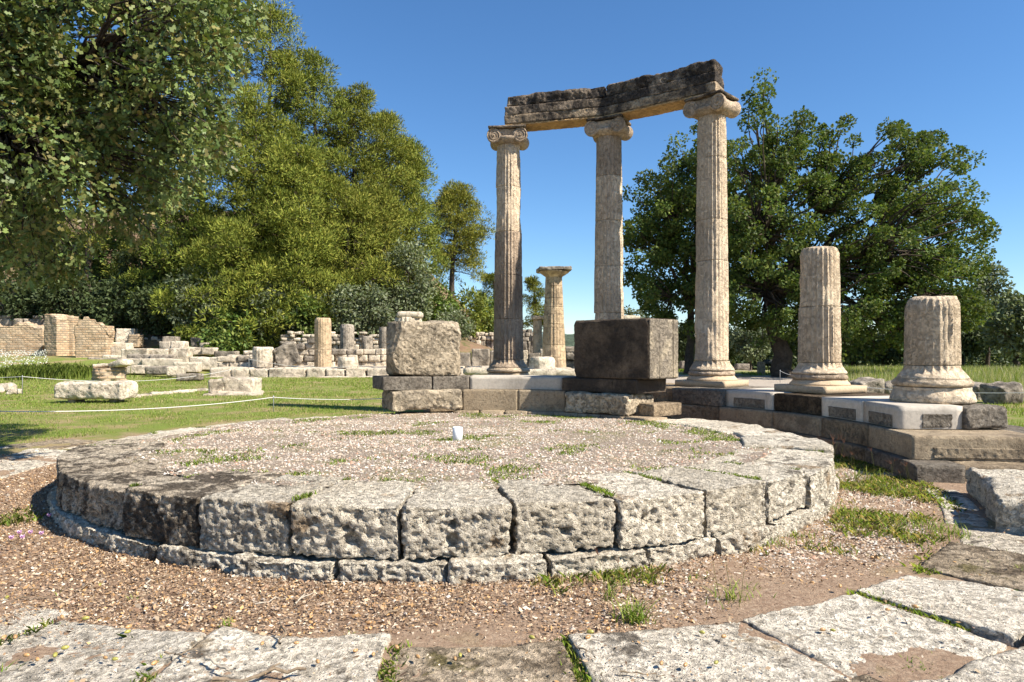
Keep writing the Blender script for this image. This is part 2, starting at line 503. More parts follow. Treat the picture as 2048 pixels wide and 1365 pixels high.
def ground_material():
    t = NT('ground_cover')
    p = t.pos()
    sx = t.n('ShaderNodeSeparateXYZ', {0: p})
    X, Y = sx.outputs[0], sx.outputs[1]
    d = t.n('ShaderNodeVectorMath', {0: p, 1: (CX, CY, 0)}, operation='SUBTRACT').outputs[0]
    d2 = t.n('ShaderNodeVectorMath', {0: d, 1: (1, 1, 0)}, operation='MULTIPLY').outputs[0]
    r = t.n('ShaderNodeVectorMath', {0: d2}, operation='LENGTH').outputs['Value']
    wob = t.noise(.5, 4, .6)
    # turf
    g1 = t.ramp(t.noise(.8, 8, .65), [(.36, (.38, .28, .16)), (.45, (.31, .26, .11)), (.53, (.20, .235, .055)), (.68, (.19, .255, .045))])
    g2 = t.noise(40, 4, .7)
    grass = t.mix(t.ramp(g2, [(.3, .55), (.7, 0)]), g1, (.10, .11, .03))
    # brown litter
    l1 = t.ramp(t.noise(28, 8, .75), [(.25, (.13, .08, .05)), (.45, (.27, .18, .12)), (.6, (.40, .29, .20)), (.75, (.52, .42, .32))])
    l2 = t.ramp(t.noise(3, 5, .6), [(.35, 0), (.6, .5)])
    litter = t.mix(l2, l1, (.32, .225, .15))
    # path: pale trodden gravel
    path = t.ramp(t.noise(6, 8, .7), [(.3, (.30, .25, .20)), (.7, (.46, .40, .33))])
    # hillside earth
    earth = t.ramp(t.noise(.8, 8, .65), [(.3, (.13, .08, .05)), (.48, (.23, .145, .09)), (.58, (.12, .11, .045)), (.75, (.08, .085, .03))])
    # right of the building: a path band, then a tall field
    px_ = t.math('DIVIDE', X, t.math('ADD', t.math('ABSOLUTE', Y), .01))
    m_path = t.math('MULTIPLY', t.math('GREATER_THAN', t.math('MULTIPLY_ADD', wob, .06, px_), .20), t.math('LESS_THAN', t.math('MULTIPLY_ADD', wob, 16, Y), 46))
    m_path = t.math('MULTIPLY', m_path, t.math('LESS_THAN', t.math('MULTIPLY_ADD', wob, .1, px_), .58))
    col = t.mix(m_path, grass, path)
    m_far = t.math('MULTIPLY', t.math('GREATER_THAN', px_, .02), t.math('MULTIPLY', t.math('GREATER_THAN', Y, 50), t.math('LESS_THAN', t.math('MULTIPLY_ADD', wob, 40, Y), 100)))
    m_far = t.math('MULTIPLY', m_far, t.math('LESS_THAN', px_, .44))
    col = t.mix(m_far, col, path)
    m_hill = t.math('MULTIPLY', t.ramp(t.math('DIVIDE', t.math('SUBTRACT', Y, 43), 8.0), [(0, 0), (1, 1)]), t.math('LESS_THAN', X, 6.0))
    col = t.mix(m_hill, col, earth)
    m_lit = t.ramp(t.math('MULTIPLY_ADD', wob, .5, t.math('DIVIDE', r, 16.0)), [(.60, 1), (.67, 0)])
    behind = t.math('LESS_THAN', Y, 2.0)
    m_lit = t.math('MAXIMUM', m_lit, behind)
    col = t.mix(m_lit, col, litter)
    nrm = t.bump(t.noise(35, 6, .75), .8, .03)
    t.principled(col, .95, nrm, .1)
    return t.m
M['ground'] = ground_material()

def build_ground():
    n = 190
    s = np.linspace(-1, 1, n)
    xs = np.sinh(s * 4.6) / math.sinh(4.6) * 420
    t = np.linspace(0, 1, n + 40)
    ys = -14 + np.sinh(t * 4.4) / math.sinh(4.4) * 1000
    Xg, Yg = np.meshgrid(xs, ys, indexing='ij')
    Z = gz(Xg.ravel(), Yg.ravel())
    P = np.stack([Xg.ravel(), Yg.ravel(), Z], -1)
    P[:, 2] += .015 * fbm(P, 1.3, 3, 5) * sstep(30, 8, P[:, 1]) + .35 * fbm(P, .12, 3, 9) * sstep(52, 60, P[:, 1]) * sstep(5, -10, P[:, 0])
    idx = np.arange(P.shape[0]).reshape(Xg.shape)
    Q = np.stack([idx[:-1, :-1], idx[1:, :-1], idx[1:, 1:], idx[:-1, 1:]], -1).reshape(-1, 4)
    o = mk('ground', P, Q, M['ground'], smooth=True, origin=(0, 0, 0))
    tag(o, kind='structure')
build_ground()

# ------------------------------------------------------------------ the round foundation of the inner chamber
def th_of(pxx, r=4.2):
    """angle (degrees) at which the sight line through picture column pxx meets the near side of the circle r"""
    dx, dy = (pxx - 1024) / F, 1.0
    a = dx * dx + dy * dy; b = -2 * (dx * CX + dy * CY); c = CX ** 2 + CY ** 2 - r * r
    disc = max(0, b * b - 4 * a * c)
    tt = (-b - math.sqrt(disc)) / (2 * a)
    return math.degrees(math.atan2(dy * tt - CY, dx * tt - CX))

def ring_top(th, r=3.8):
    y = CY + r * math.sin(R(th))
    return .485 - .026 * (y - 4.3)

RO, RI = 4.2, 3.36
front = [th_of(p, RO) for p in (240, 392, 578, 800, 1026, 1238, 1412, 1538, 1618)]
front = [a if a < 0 else a - 360 for a in front]
joints = [-233, -222, -210, -199, -187, -176, -165] + front + [-22, -9, 3, 14, 25, 36]
ring = thing('foundation_ring', (CX, CY, 0), 'low round ring of pitted limestone blocks around the gravel floor', 'foundation')
rng = np.random.default_rng(7)
for i in range(len(joints) - 1):
    t0, t1 = joints[i], joints[i + 1]
    tm = (t0 + t1) / 2
    near = -172 < tm < -18
    zt = ring_top(tm) + rng.uniform(-.012, .012)
    if tm > -24: zt += .05
    ri = RI + rng.uniform(-.10, .10)
    ro = RO + rng.uniform(-.03, .02)
    if tm < -165: ri = 3.2 + rng.uniform(-.06, .06)
    dark = tm < -108 and tm > -172
    st = .0143 if near else .036
    holes = []
    for (hp, hz, hr) in ((698, -.045, .052), (690, .02, .028), (905, -.05, .040), (905, .055, .03), (1135, -.03, .035), (1290, .03, .03)):
        ha = th_of(hp, RO)
        if t0 < ha < t1:
            holes.append((R(ha - tm) * (ri + ro) / 2, (ro - ri) / 2, hz, hr, .07))
    arc_block('block', ri, ro, t0, t1, .125 if near else .02, zt, M['ring_dark'] if dark else M['ring'], ring, st,
              rnd=.020 if near else .035, amp=.017 if near else .02, pit=.023 if near else .012, gap=.008 + rng.uniform(0, .012), holes=holes, wob=.01)
low = [-176, -166, -157, -149] + [a - 360 if a > 0 else a for a in (th_of(p, 4.26) for p in (300, 468, 668, 898, 1098, 1302, 1440, 1560))] + [-34, -22, -10]
for i in range(len(low) - 1):
    arc_block('footing_block', 3.98, 4.25 + rng.uniform(-.03, .03), low[i], low[i + 1], -.06, .128 + rng.uniform(-.006, .004), M['ring'], ring, .0115,
              rnd=.016, amp=.022, pit=.024, gap=.012, freq=4)

# gravel floor inside the ring
def plane_z(x, y):
    return .45 - .0155 * (y - 5.0)

def gravel_floor():
    rr = np.concatenate([[0.001], np.linspace(.15, 3.62, 28)])
    aa = np.linspace(0, 2 * math.pi, 96, endpoint=False)
    rg, ag = np.meshgrid(rr, aa, indexing='ij')
    P = np.stack([CX + (rg * np.cos(ag)).ravel(), CY + (rg * np.sin(ag)).ravel(), np.zeros(rg.size)], -1)
    P[:, 2] = plane_z(P[:, 0], P[:, 1]) + .02 * fbm(P, 1.2, 3, 3)
    idx = np.arange(P.shape[0]).reshape(rg.shape)
    k2 = np.roll(idx, -1, axis=1)
    Q = np.stack([idx[:-1], idx[1:], k2[1:], k2[:-1]], -1).reshape(-1, 4)
    t = NT('gravel_earth')
    c = t.ramp(t.noise(45, 6, .7), [(.3, (.15, .115, .085)), (.55, (.29, .23, .175)), (.75, (.42, .35, .28))])
    c = t.mix(t.ramp(t.noise(1.3, 5, .7), [(.5, 0), (.66, .55)]), c, (.16, .17, .04))
    t.principled(c, .95, t.bump(t.noise(60, 4, .7), .7, .02), .1)
    tag(mk('gravel_floor', P, Q, t.m, smooth=True, origin=(CX, CY, .4)), kind='structure')
gravel_floor()

OCT_V = np.array([[1, 0, 0], [-1, 0, 0], [0, 1, 0], [0, -1, 0], [0, 0, 1], [0, 0, -1]], float)
PEB_F = np.array([[0, 2, 4], [2, 1, 4], [1, 3, 4], [3, 0, 4]])
OCT_F = np.array([[0, 2, 4], [2, 1, 4], [1, 3, 4], [3, 0, 4], [2, 0, 5], [1, 2, 5], [3, 1, 5], [0, 3, 5]])

def rot_rand(n, rng):
    q = rng.normal(size=(n, 4)); q /= np.linalg.norm(q, axis=1, keepdims=True)
    w, x, y, z = q.T
    return np.stack([np.stack([1 - 2 * (y * y + z * z), 2 * (x * y - z * w), 2 * (x * z + y * w)], -1),
                     np.stack([2 * (x * y + z * w), 1 - 2 * (x * x + z * z), 2 * (y * z - x * w)], -1),
                     np.stack([2 * (x * z - y * w), 2 * (y * z + x * w), 1 - 2 * (x * x + y * y)], -1)], 1)

def pebbles(name, P, size, palette, rng, mat, flat=.6):
    n = len(P)
    sc = size[:, None] * rng.uniform(.6, 1.25, (n, 3))
    V = OCT_V[None] * sc[:, None]
    V = V * rng.uniform(.75, 1.15, (n, 6, 1))
    V = V[:, :5]
    a = rng.uniform(0, 6.3, n); ca, sa = np.cos(a)[:, None], np.sin(a)[:, None]
    V = np.stack([V[:, :, 0] * ca - V[:, :, 1] * sa, V[:, :, 0] * sa + V[:, :, 1] * ca, V[:, :, 2] * flat + rng.normal(size=(n, 5)) * size[:, None] * .22], -1)
    V = V + P[:, None] - np.array([0, 0, 1]) * size[:, None, None] * .12
    Q = PEB_F[None] + (np.arange(n) * 5)[:, None, None]
    pal = np.array(palette)
    c = pal[rng.integers(0, len(pal), n)] * rng.uniform(.75, 1.2, (n, 1))
    return mk(name, V.reshape(-1, 3), Q.reshape(-1, 3), mat, color=np.repeat(np.clip(c, 0, .85), 5, 0), origin=(0, 0, 0))

PEB = [(.47, .40, .31), (.56, .49, .41), (.64, .58, .50), (.41, .32, .24), (.41, .25, .17), (.31, .255, .20), (.46, .365, .27), (.24, .20, .165), (.53, .40, .29), (.39, .335, .275)]
rng = np.random.default_rng(11)
n = 62000
rad = 3.66 * np.sqrt(rng.uniform(0, 1, n)); ang = rng.uniform(0, 2 * math.pi, n)
P = np.stack([CX + rad * np.cos(ang), CY + rad * np.sin(ang), np.zeros(n)], -1)
P[:, 2] = plane_z(P[:, 0], P[:, 1]) + .02 * fbm(P, 1.2, 3, 3) + .004
keep = ((rad < 3.5) | (rng.uniform(0, 1, n) < .5)) & (rng.uniform(0, 1, n) < np.clip(.95 + .8 * fbm(P, 1.1, 3, 61), .35, 1))
P = P[keep]
tag(pebbles('gravel', P, np.clip(rng.lognormal(math.log(.0095), .38, len(P)), .004, .026), PEB, rng, M['pebble']), 'pale and reddish gravel filling the round chamber floor', 'gravel', kind='stuff')

# ------------------------------------------------------------------ remains of the chamber wall behind the gravel
wall_root = thing('chamber_wall', (CX, CY + 3.5, .3), 'stepped remains of curved wall base behind the gravel floor', 'wall base')
for i, (a, b) in enumerate([(35, 43), (43, 51), (51, 58.5), (58.5, 66), (66, 74), (74, 81), (81, 88.5), (88.5, 96), (96, 103.5), (103.5, 112)]):
    arc_block('kerb_block', 3.30, 3.75, a, b, .20, .405 - (.04 if a > 95 else 0), M['step_restored'], wall_root, .06, .008, .003, gap=.008 + (.02 if i in (6, 7) else 0))
# first step
arc_block('step_block', 3.36, 4.10, 93.8, 114.5, .405, .755, M['ortho_warm'], wall_root, .022, .06, .030, .015, gap=.02)
arc_block('step_block', 3.44, 4.10, 77.5, 93.6, .405, .765, M['step_restored'], wall_root, .04, .006, .003)
arc_block('step_block', 3.44, 4.10, 63.2, 77.4, .405, .765, M['step_restored'], wall_root, .04, .006, .003)
arc_block('step_block', 3.34, 4.10, 42.5, 63.0, .405, .745, M['ortho_warm'], wall_root, .022, .06, .030, .018, gap=.02)
arc_block('step_block', 3.62, 4.30, 37.5, 42.3, .405, .60, M['step_buff'], wall_root, .03, .01, .004)
# moulded course above
arc_block('socle_block', 3.50, 4.25, 102.3, 116.2, .765, .995, M['socle_grey'], wall_root, .03, .012, .005, .004)
arc_block('socle_block', 3.50, 4.25, 91.6, 102.1, .765, .995, M['socle_grey'], wall_root, .03, .012, .005, .004)
arc_block('socle_block', 3.52, 4.25, 64.6, 91.5, .770, .992, M['marble'], wall_root, .06, .004, .001)
arc_block('socle_block', 3.46, 4.25, 41.0, 64.4, .760, .985, M['ortho_dark'], wall_root, .03, .01, .006, .004)

def solid(name, label, cat, corners4, z0, z1, mat, step, rnd, amp, pit, wob=0, holes=(), cuts=()):
    """block over the four plan corners (front-left, front-right, back-right, back-left)"""
    c = np.array(corners4, float)
    w = np.linalg.norm(c[1] - c[0]); d = np.linalg.norm(c[3] - c[0])
    def f(V):
        V = V.copy()
        for (cn, cd) in cuts:
            nn = np.array(cn, float); nn /= np.linalg.norm(nn)
            ex = np.maximum(0, V @ nn - cd - .02 * fbm(V, 3, 3, 8))
            V -= ex[:, None] * nn * .96
        u = V[:, 0] / w + .5; v = V[:, 1] / d + .5
        p = (c[0][None] * ((1 - u) * (1 - v))[:, None] + c[1][None] * (u * (1 - v))[:, None] + c[2][None] * (u * v)[:, None] + c[3][None] * ((1 - u) * v)[:, None])
        return np.stack([p[:, 0], p[:, 1], V[:, 2] + (z0 + z1) / 2], -1)
    V, Q = eroded((w, d, z1 - z0), step, rnd, amp, pit, wob, 1.8, f, holes)
    return tag(mk(name, V, Q, mat, smooth=True), label, cat)

def polar(r, t):
    return (CX + r * math.cos(R(t)), CY + r * math.sin(R(t)))

# big buff block on the left
lb = [polar(3.55, 115.2), polar(3.55, 93.6), polar(4.25, 94.6), polar(4.25, 112.2)]
SEED[0] = 777
ob = solid('wall_block', 'large buff block with broken rounded edges on the left of the wall base', 'stone block', lb, .998, 1.965, M['ortho_warm'], .02, .05, .032, .020, .02, (), [((.75, -.3, .75), .68), ((-.7, -.55, .25), .60), ((-.8, -.5, -.35), .66), ((.9, -.4, -.1), .66), ((0, -.8, .6), .50)])
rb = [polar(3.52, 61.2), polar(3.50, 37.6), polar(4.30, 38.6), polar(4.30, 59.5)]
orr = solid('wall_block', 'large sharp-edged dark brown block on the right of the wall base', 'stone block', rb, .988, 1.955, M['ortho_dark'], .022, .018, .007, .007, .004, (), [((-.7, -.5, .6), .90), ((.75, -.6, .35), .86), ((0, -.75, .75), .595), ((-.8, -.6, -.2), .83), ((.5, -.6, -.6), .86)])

# lighter drafted bands on its right end face (shallow strips, its sunlit tone put into their colour)
def end_strip(u0, u1, z0, z1, proud):
    a = np.array(rb[1]); b = np.array(rb[2])
    d = (b - a) / np.linalg.norm(b - a); nrm = np.array([d[1], -d[0]])
    L = np.linalg.norm(b - a)
    c = a + d * L * (u0 + u1) / 2 + nrm * (proud / 2 + .001)
    V, Q = eroded((L * (u1 - u0), proud, z1 - z0), .03, .004, .002, .003, 0, 3, box_map((c[0], c[1], (z0 + z1) / 2), math.atan2(d[1], d[0])))
    o = mk('end_strip', V, Q, M['strip'], orr, smooth=True)
M['strip'] = stone('lit_end_face', (.50, .41, .28), (.38, .315, .23), (.16, .135, .11), .53, .05, .7, .8, .9, 34, 1.2, 2.2)
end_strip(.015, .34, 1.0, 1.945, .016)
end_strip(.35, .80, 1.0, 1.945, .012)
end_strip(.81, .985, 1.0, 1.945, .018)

# ------------------------------------------------------------------ the colonnade platform
plat = thing('column_platform', (CX + 5.8, CY + 1, 0), 'curved three-step platform of marble and stone carrying the columns', 'platform')
ZS = .775
top_j = [(-2.2, 6.2, 'marble'), (6.2, 15.6, 'marble'), (15.6, 26.2, 'brownstone'), (26.2, 36.4, 'marble'), (36.4, 47.5, 'socle_grey'), (47.5, 58, 'step_buff'), (58, 69, 'marble'), (69, 80, 'socle_grey'), (80, 91, 'step_buff'), (91, 101, 'socle_grey')]
for a, b, m in top_j:
    r0 = 5.34 if m != 'socle_grey' else 5.22
    arc_block('stylobate_block', r0, 6.86 if a > 6 else 6.10, a, b, .495, ZS, M[m], plat, .08 if m == 'marble' else .05, .006 if m == 'marble' else .02, .002 if m == 'marble' else .012,
              0 if m == 'marble' else .004, gap=.006)
    if m == 'marble' and a < 40:
        # tooled panel let into the inner face
        pw = (b - a) * .17
        arc_block('tooled_panel', r0 - .012, r0 + .03, a + pw, b - pw, .505, .655, M['panel'], plat, .02, .004, .006, .006)
# broken outer end of the nearest block, old stone let into the marble
arc_block('stylobate_block', 6.105, 6.62, -2.6, 6.2, .492, .770, M['socle_grey'], plat, .02, .045, .02, .012)
def end_panel(r0, r1, z0, z1, mat, th, proud, step=.015, amp=.006):
    c0 = np.array(polar((r0 + r1) / 2, th)); e = np.array([math.cos(R(th)), math.sin(R(th))]); nrm = np.array([e[1], -e[0]])
    c = c0 + nrm * (proud / 2 - .012)
    V, Q = eroded((r1 - r0, proud + .02, z1 - z0), step, .004, amp, .008, 0, 6, box_map((c[0], c[1], (z0 + z1) / 2), R(th)))
    mk('tooled_panel', V, Q, mat, plat, smooth=True)
end_panel(5.62, 5.98, .515, .68, M['socle_grey'], -2.2, .012)
mid_j = [(-8.5, 3, 'step_restored'), (3, 14, 'step_buff'), (14, 25, 'step_restored'), (25, 37, 'step_restored'), (37, 49, 'step_buff'), (49, 61, 'step_restored'), (61, 74, 'step_buff'), (74, 88, 'step_restored'), (88, 101, 'step_buff')]
for a, b, m in mid_j:
    arc_block('step_block', 5.22, 6.60 if a < 0 else 7.1, a, b, .215, .491, M[m], plat, .045, .008, .004, .002, gap=.006)
arc_block('step_block', 6.61, 7.1, -8.6, 3, .21, .488, M['socle_grey'], plat, .04, .03, .015, .006)
end_panel(5.45, 6.45, .235, .36, M['step_restored'], -8.5, .010)
low_j = [(-12.3, 2, 'socle_grey'), (2, 14, 'step_buff'), (14, 26, 'step_buff'), (26, 40, 'step_buff'), (40, 54, 'step_buff'), (54, 68, 'step_buff'), (68, 82, 'step_buff'), (82, 101, 'step_buff')]
for a, b, m in low_j:
    arc_block('step_block', 5.12, 5.62 if a < 0 else 7.3, a, b, -.08, .212, M[m], plat, .04, .008, .004, .003, gap=.006)
arc_block('step_block', 5.63, 7.3, -11.2, 2, -.08, .208, M['step_restored'], plat, .04, .02, .010, .003)

# the wide outer foundation, nearly level with the ground
outer = thing('foundation_slabs', (CX, CY - 6, 0), 'outer ring of worn flat limestone slabs set level with the ground', 'foundation')
rng = np.random.default_rng(21)
SLAB = [(-202, -192), (-192, -183), (-183, -172), (-172, -163), (-163, -152), (-152, -143), (-143, -131), (-131, -121), (-121, -110), (-110, -99.5), (-99.5, -89), (-89, -80), (-80, -69), (-69, -59.5), (-59.5, -51), (-51, -42.5), (-42.5, -34), (-34, -25), (-25, -16)]
for i, (a, b) in enumerate(SLAB):
    ri = 5.18 + rng.uniform(-.12, .10)
    rs = 6.05 + rng.uniform(-.12, .12)
    zt = .034 + rng.uniform(-.008, .012)
    m = 'slab'
    if a in (-89, -51): m = 'slab_brown'
    if a == -42.5: m = 'slab'
    if a in (-34, -25):
        # old foundation blocks that stand higher, by the end of the steps
        arc_block('rough_block', 5.42, 6.3, a - 1.5, b - 1.5, -.02, .30, M['ring'], outer, .02, .06, .035, .02, gap=.03)
        arc_block('slab', 5.08, 5.40, a, b, -.1, .03, M['slab'], outer, .03, .02, .012, .008)
        arc_block('slab', 6.34, 7.1, a, b, -.1, .20, M['slab'], outer, .04, .04, .02, .01)
        continue
    st = .02 if -150 < a < -30 else .035
    arc_block('slab', ri, rs, a, b, -.10, zt, M[m], outer, st * .9, .012, .010, .014, gap=.02 + rng.uniform(0, .03), freq=4, wob=.045)
    arc_block('slab', rs + .03, 7.0 + rng.uniform(-.08, .08), a + rng.uniform(-1, 1), b + rng.uniform(-1, 1), -.10, zt + rng.uniform(-.012, .012), M['slab' if i % 3 else 'slab_brown'], outer, st * 1.3, .02, .014, .010, gap=.03, freq=4, wob=.045)

# ------------------------------------------------------------------ columns
COLANG = [84.7, 64.7, 44.7, 24.7, 4.7]

def drum(name, parent, c, z0, z1, r0, r1, mat, flutes=24, fd=.035, erode=.4, seed=0, seg=4, step=.06, topwear=0.0, concave=True):
    """fluted shaft piece with the fluting worn away in places"""
    na = flutes * seg
    nz = max(3, int((z1 - z0) / step))
    a = np.linspace(0, 2 * math.pi, na, endpoint=False)
    zz = np.concatenate([[0, .012], np.linspace(.03, .97, nz), [.988, 1]])
    A, ZZ = np.meshgrid(a, zz, indexing='xy')
    A = A.ravel(); t = ZZ.ravel(); z = z0 + t * (z1 - z0)
    rad = r0 + (r1 - r0) * t
    ph = (A * flutes / (2 * math.pi)) % 1.0
    fl = np.sqrt(np.clip(1 - (2 * ph - 1) ** 2, 0, 1)) if concave else np.sin(ph * math.pi)
    Pn = np.stack([np.cos(A) * rad, np.sin(A) * rad, z], -1) + np.array([seed * 3.1, seed * 1.7, 0])
    er = sstep(1 - erode * 1.25 - .15, 1 - erode * 1.25 + .25, .5 + .5 * fbm(Pn * np.array([1, 1, .45]), 1.7, 3, seed + 3))
    er = er * .7
    dep = rad * fd * 2.0
    rough = .013 * fbm(Pn * np.array([1, 1, .6]), 9, 4, seed + 8, .6)
    rr = rad - dep * fl * (1 - er) - er * (dep * .75 + .02 * fbm(Pn, 3.2, 3, seed)) + rough * (.35 + er) 
    endw = np.where(t < .006, .985, 1) * np.where(t > .994, .985, 1)
    if topwear:
        edge = sstep(1 - topwear, 1, t)
        rr = rr - edge * rad * .10 * (1 + .6 * fbm(Pn, 2.3, 2, seed + 5))
        z = z + sstep(.8, 1, t) * .035 * fbm(Pn * np.array([1, 1, 0]), 4, 3, seed + 6)
    rr = rr * endw
    V = np.stack([c[0] + np.cos(A) * rr, c[1] + np.sin(A) * rr, z], -1)
    n2 = len(zz)
    idx = np.arange(na * n2).reshape(n2, na)
    k2 = np.roll(idx, -1, axis=1)
    Q = np.stack([idx[:-1], k2[:-1], k2[1:], idx[1:]], -1).reshape(-1, 4)
    # caps
    if topwear:
        rings = [V]
        polys = [Q]
        base = idx[-1]
        cnt = len(V)
        topring = V[base]
        for f in (.75, .45, .15):
            rg = topring.copy()
            rg[:, :2] = np.array(c[:2]) + (topring[:, :2] - np.array(c[:2])) * f
            rg[:, 2] = z1 + .02 + .02 * fbm(rg * np.array([1, 1, 0]), 5, 3, seed + 12)
            ni = np.arange(na) + cnt
            polys.append(np.stack([base, np.roll(base, -1), np.roll(ni, -1), ni], -1))
            rings.append(rg); base = ni; cnt += na
        V = np.concatenate(rings); Q = np.concatenate(polys)
        polys = [Q, base[None], idx[0][::-1][None]]
    else:
        polys = [Q, idx[-1][None], idx[0][::-1][None]]
    return mk(name, V, polys, mat, parent, smooth=True)

def worn_lathe(name, parent, profile, c, mat, seg=96, amp=.006, seed=0, flutes=0, sub=None):
    prof = []
    for (r0, z0), (r1, z1) in zip(profile[:-1], profile[1:]):
        m = max(1, int(math.hypot(r1 - r0, z1 - z0) / .02))
        for k in range(m): prof.append((r0 + (r1 - r0) * k / m, z0 + (z1 - z0) * k / m))
    prof.append(profile[-1])
    V, polys = lathe(prof, c, seg)
    d = V[:, :2] - np.array(c[:2])
    n = fbm(V, 5, 4, seed + 31, .6)
    rad = np.linalg.norm(d, axis=1, keepdims=True)
    V[:, :2] = np.array(c[:2]) + d * (1 + amp / np.maximum(rad, .1) * n[:, None] * 2.0)
    if sub is not None: V = sub(V, c)
    return mk(name, V, polys, mat, parent, smooth=True)

def base_profile(scale=1.0):
    s = scale
    lower = [(.02, 0), (.47 * s, 0), (.485 * s, .03), (.480 * s, .08), (.455 * s, .12), (.43 * s, .15), (.435 * s, .165), (.43 * s, .18), (.05, .18)]
    torus = [(.05, .186), (.42 * s, .186), (.452 * s, .20), (.462 * s, .225), (.455 * s, .25), (.435 * s, .268), (.425 * s, .275), (.425 * s, .285), (.05, .285)]
    return lower, torus

def column(i, plinth, joints, ztop, mats, erode, label, cap=True, grp='columns on the round platform'):
    th = COLANG[i]
    c = polar(6.2, th)
    root = thing('ionic_column', (c[0], c[1], ZS), label, 'column', grp)
    z = ZS
    if plinth:
        V, Q = eroded((1.02, .92, .115), .05, .006, .002, 0, 0, 3, box_map((c[0], c[1], z + .0595), R(th + 90)))
        mk('plinth', V, Q, M['plinth'], root, smooth=True)
        z += .117
        low = [(.02, 0), (.46, 0), (.45, .03), (.42, .06), (.405, .085), (.02, .085)]
        b = worn_lathe('base', root, [(r, z + h) for r, h in low], (c[0], c[1], 0), M['plinth'], amp=.004, seed=i)
        z += .085
        worn_lathe('torus', b, [(r, z + h - .186 + .002) for r, h in base_profile(.93)[1]], (c[0], c[1], 0), M['column_grey_shaded'], amp=.007, seed=i + 5)
        z += .10
    else:
        lo, to = base_profile()
        b = worn_lathe('base', root, [(r, z + .001 + h * 1.1) for r, h in lo], (c[0], c[1], 0), M['column'], amp=.010, seed=i)
        worn_lathe('torus', b, [(r, z + .02 + h) for r, h in to], (c[0], c[1], 0), M['column'], amp=.008, seed=i + 5)
        z += .305
    # flaring foot of the shaft (apophyge), fluted
    nz0 = z
    zj = [z] + [j for j in joints if j > z + .05] + [ztop]
    H = 5.38 + ZS
    def rad(zz): return .330 - (.330 - .258) * (zz - .95) / (5.75 - .95)
    foot_h = .17
    # foot
    na = 24 * 6
    a = np.linspace(0, 2 * math.pi, na, endpoint=False)
    zz = np.linspace(0, foot_h, 10)
    A, Zf = np.meshgrid(a, zz)
    A = A.ravel(); Zf = Zf.ravel()
    fl = np.sqrt(np.clip(1 - (2 * ((A * 24 / (2 * math.pi)) % 1) - 1) ** 2, 0, 1)) * sstep(.03, .10, Zf)
    rr = rad(nz0 + foot_h) + .085 * (1 - sstep(0, foot_h, Zf)) ** 1.2 - fl * .024
    Pn = np.stack([np.cos(A) * rr, np.sin(A) * rr, Zf + i * 3], -1)
    rr = rr + .008 * fbm(Pn, 7, 3, i + 90)
    V = np.stack([c[0] + rr * np.cos(A), c[1] + rr * np.sin(A), nz0 + Zf], -1)
    idx = np.arange(len(V)).reshape(10, na); k2 = np.roll(idx, -1, axis=1)
    Q = np.stack([idx[:-1], k2[:-1], k2[1:], idx[1:]], -1).reshape(-1, 4)
    mk('shaft_foot', V, [Q, idx[-1][None], idx[0][::-1][None]], M[mats[0]], root, smooth=True)
    zj[0] = nz0 + foot_h + (.004)
    zj = [zj[0]] + [q for q in zj[1:] if q > zj[0] + .1]
    for k in range(len(zj) - 1):
        last = (k == len(zj) - 2)
        drum('drum', root, c, zj[k] + .003, zj[k + 1] - (.003 if not last else 0), rad(zj[k]), rad(zj[k + 1]), M[mats[min(k, len(mats) - 1)]], 24, .058,
             erode[min(k, len(erode) - 1)], seed=i * 17 + k * 5 + 2, topwear=.12 if (last and not cap) else 0)
    if cap: capital(root, c, ztop, th, i)
    return root

def spiral_ridge(r0, turns=2.6, n=70):
    t = np.linspace(0, 1, n)
    ang = t * turns * 2 * math.pi
    r = r0 * (1 - t) ** .9 + .012
    return np.stack([r * np.cos(ang), r * np.sin(ang)], -1)

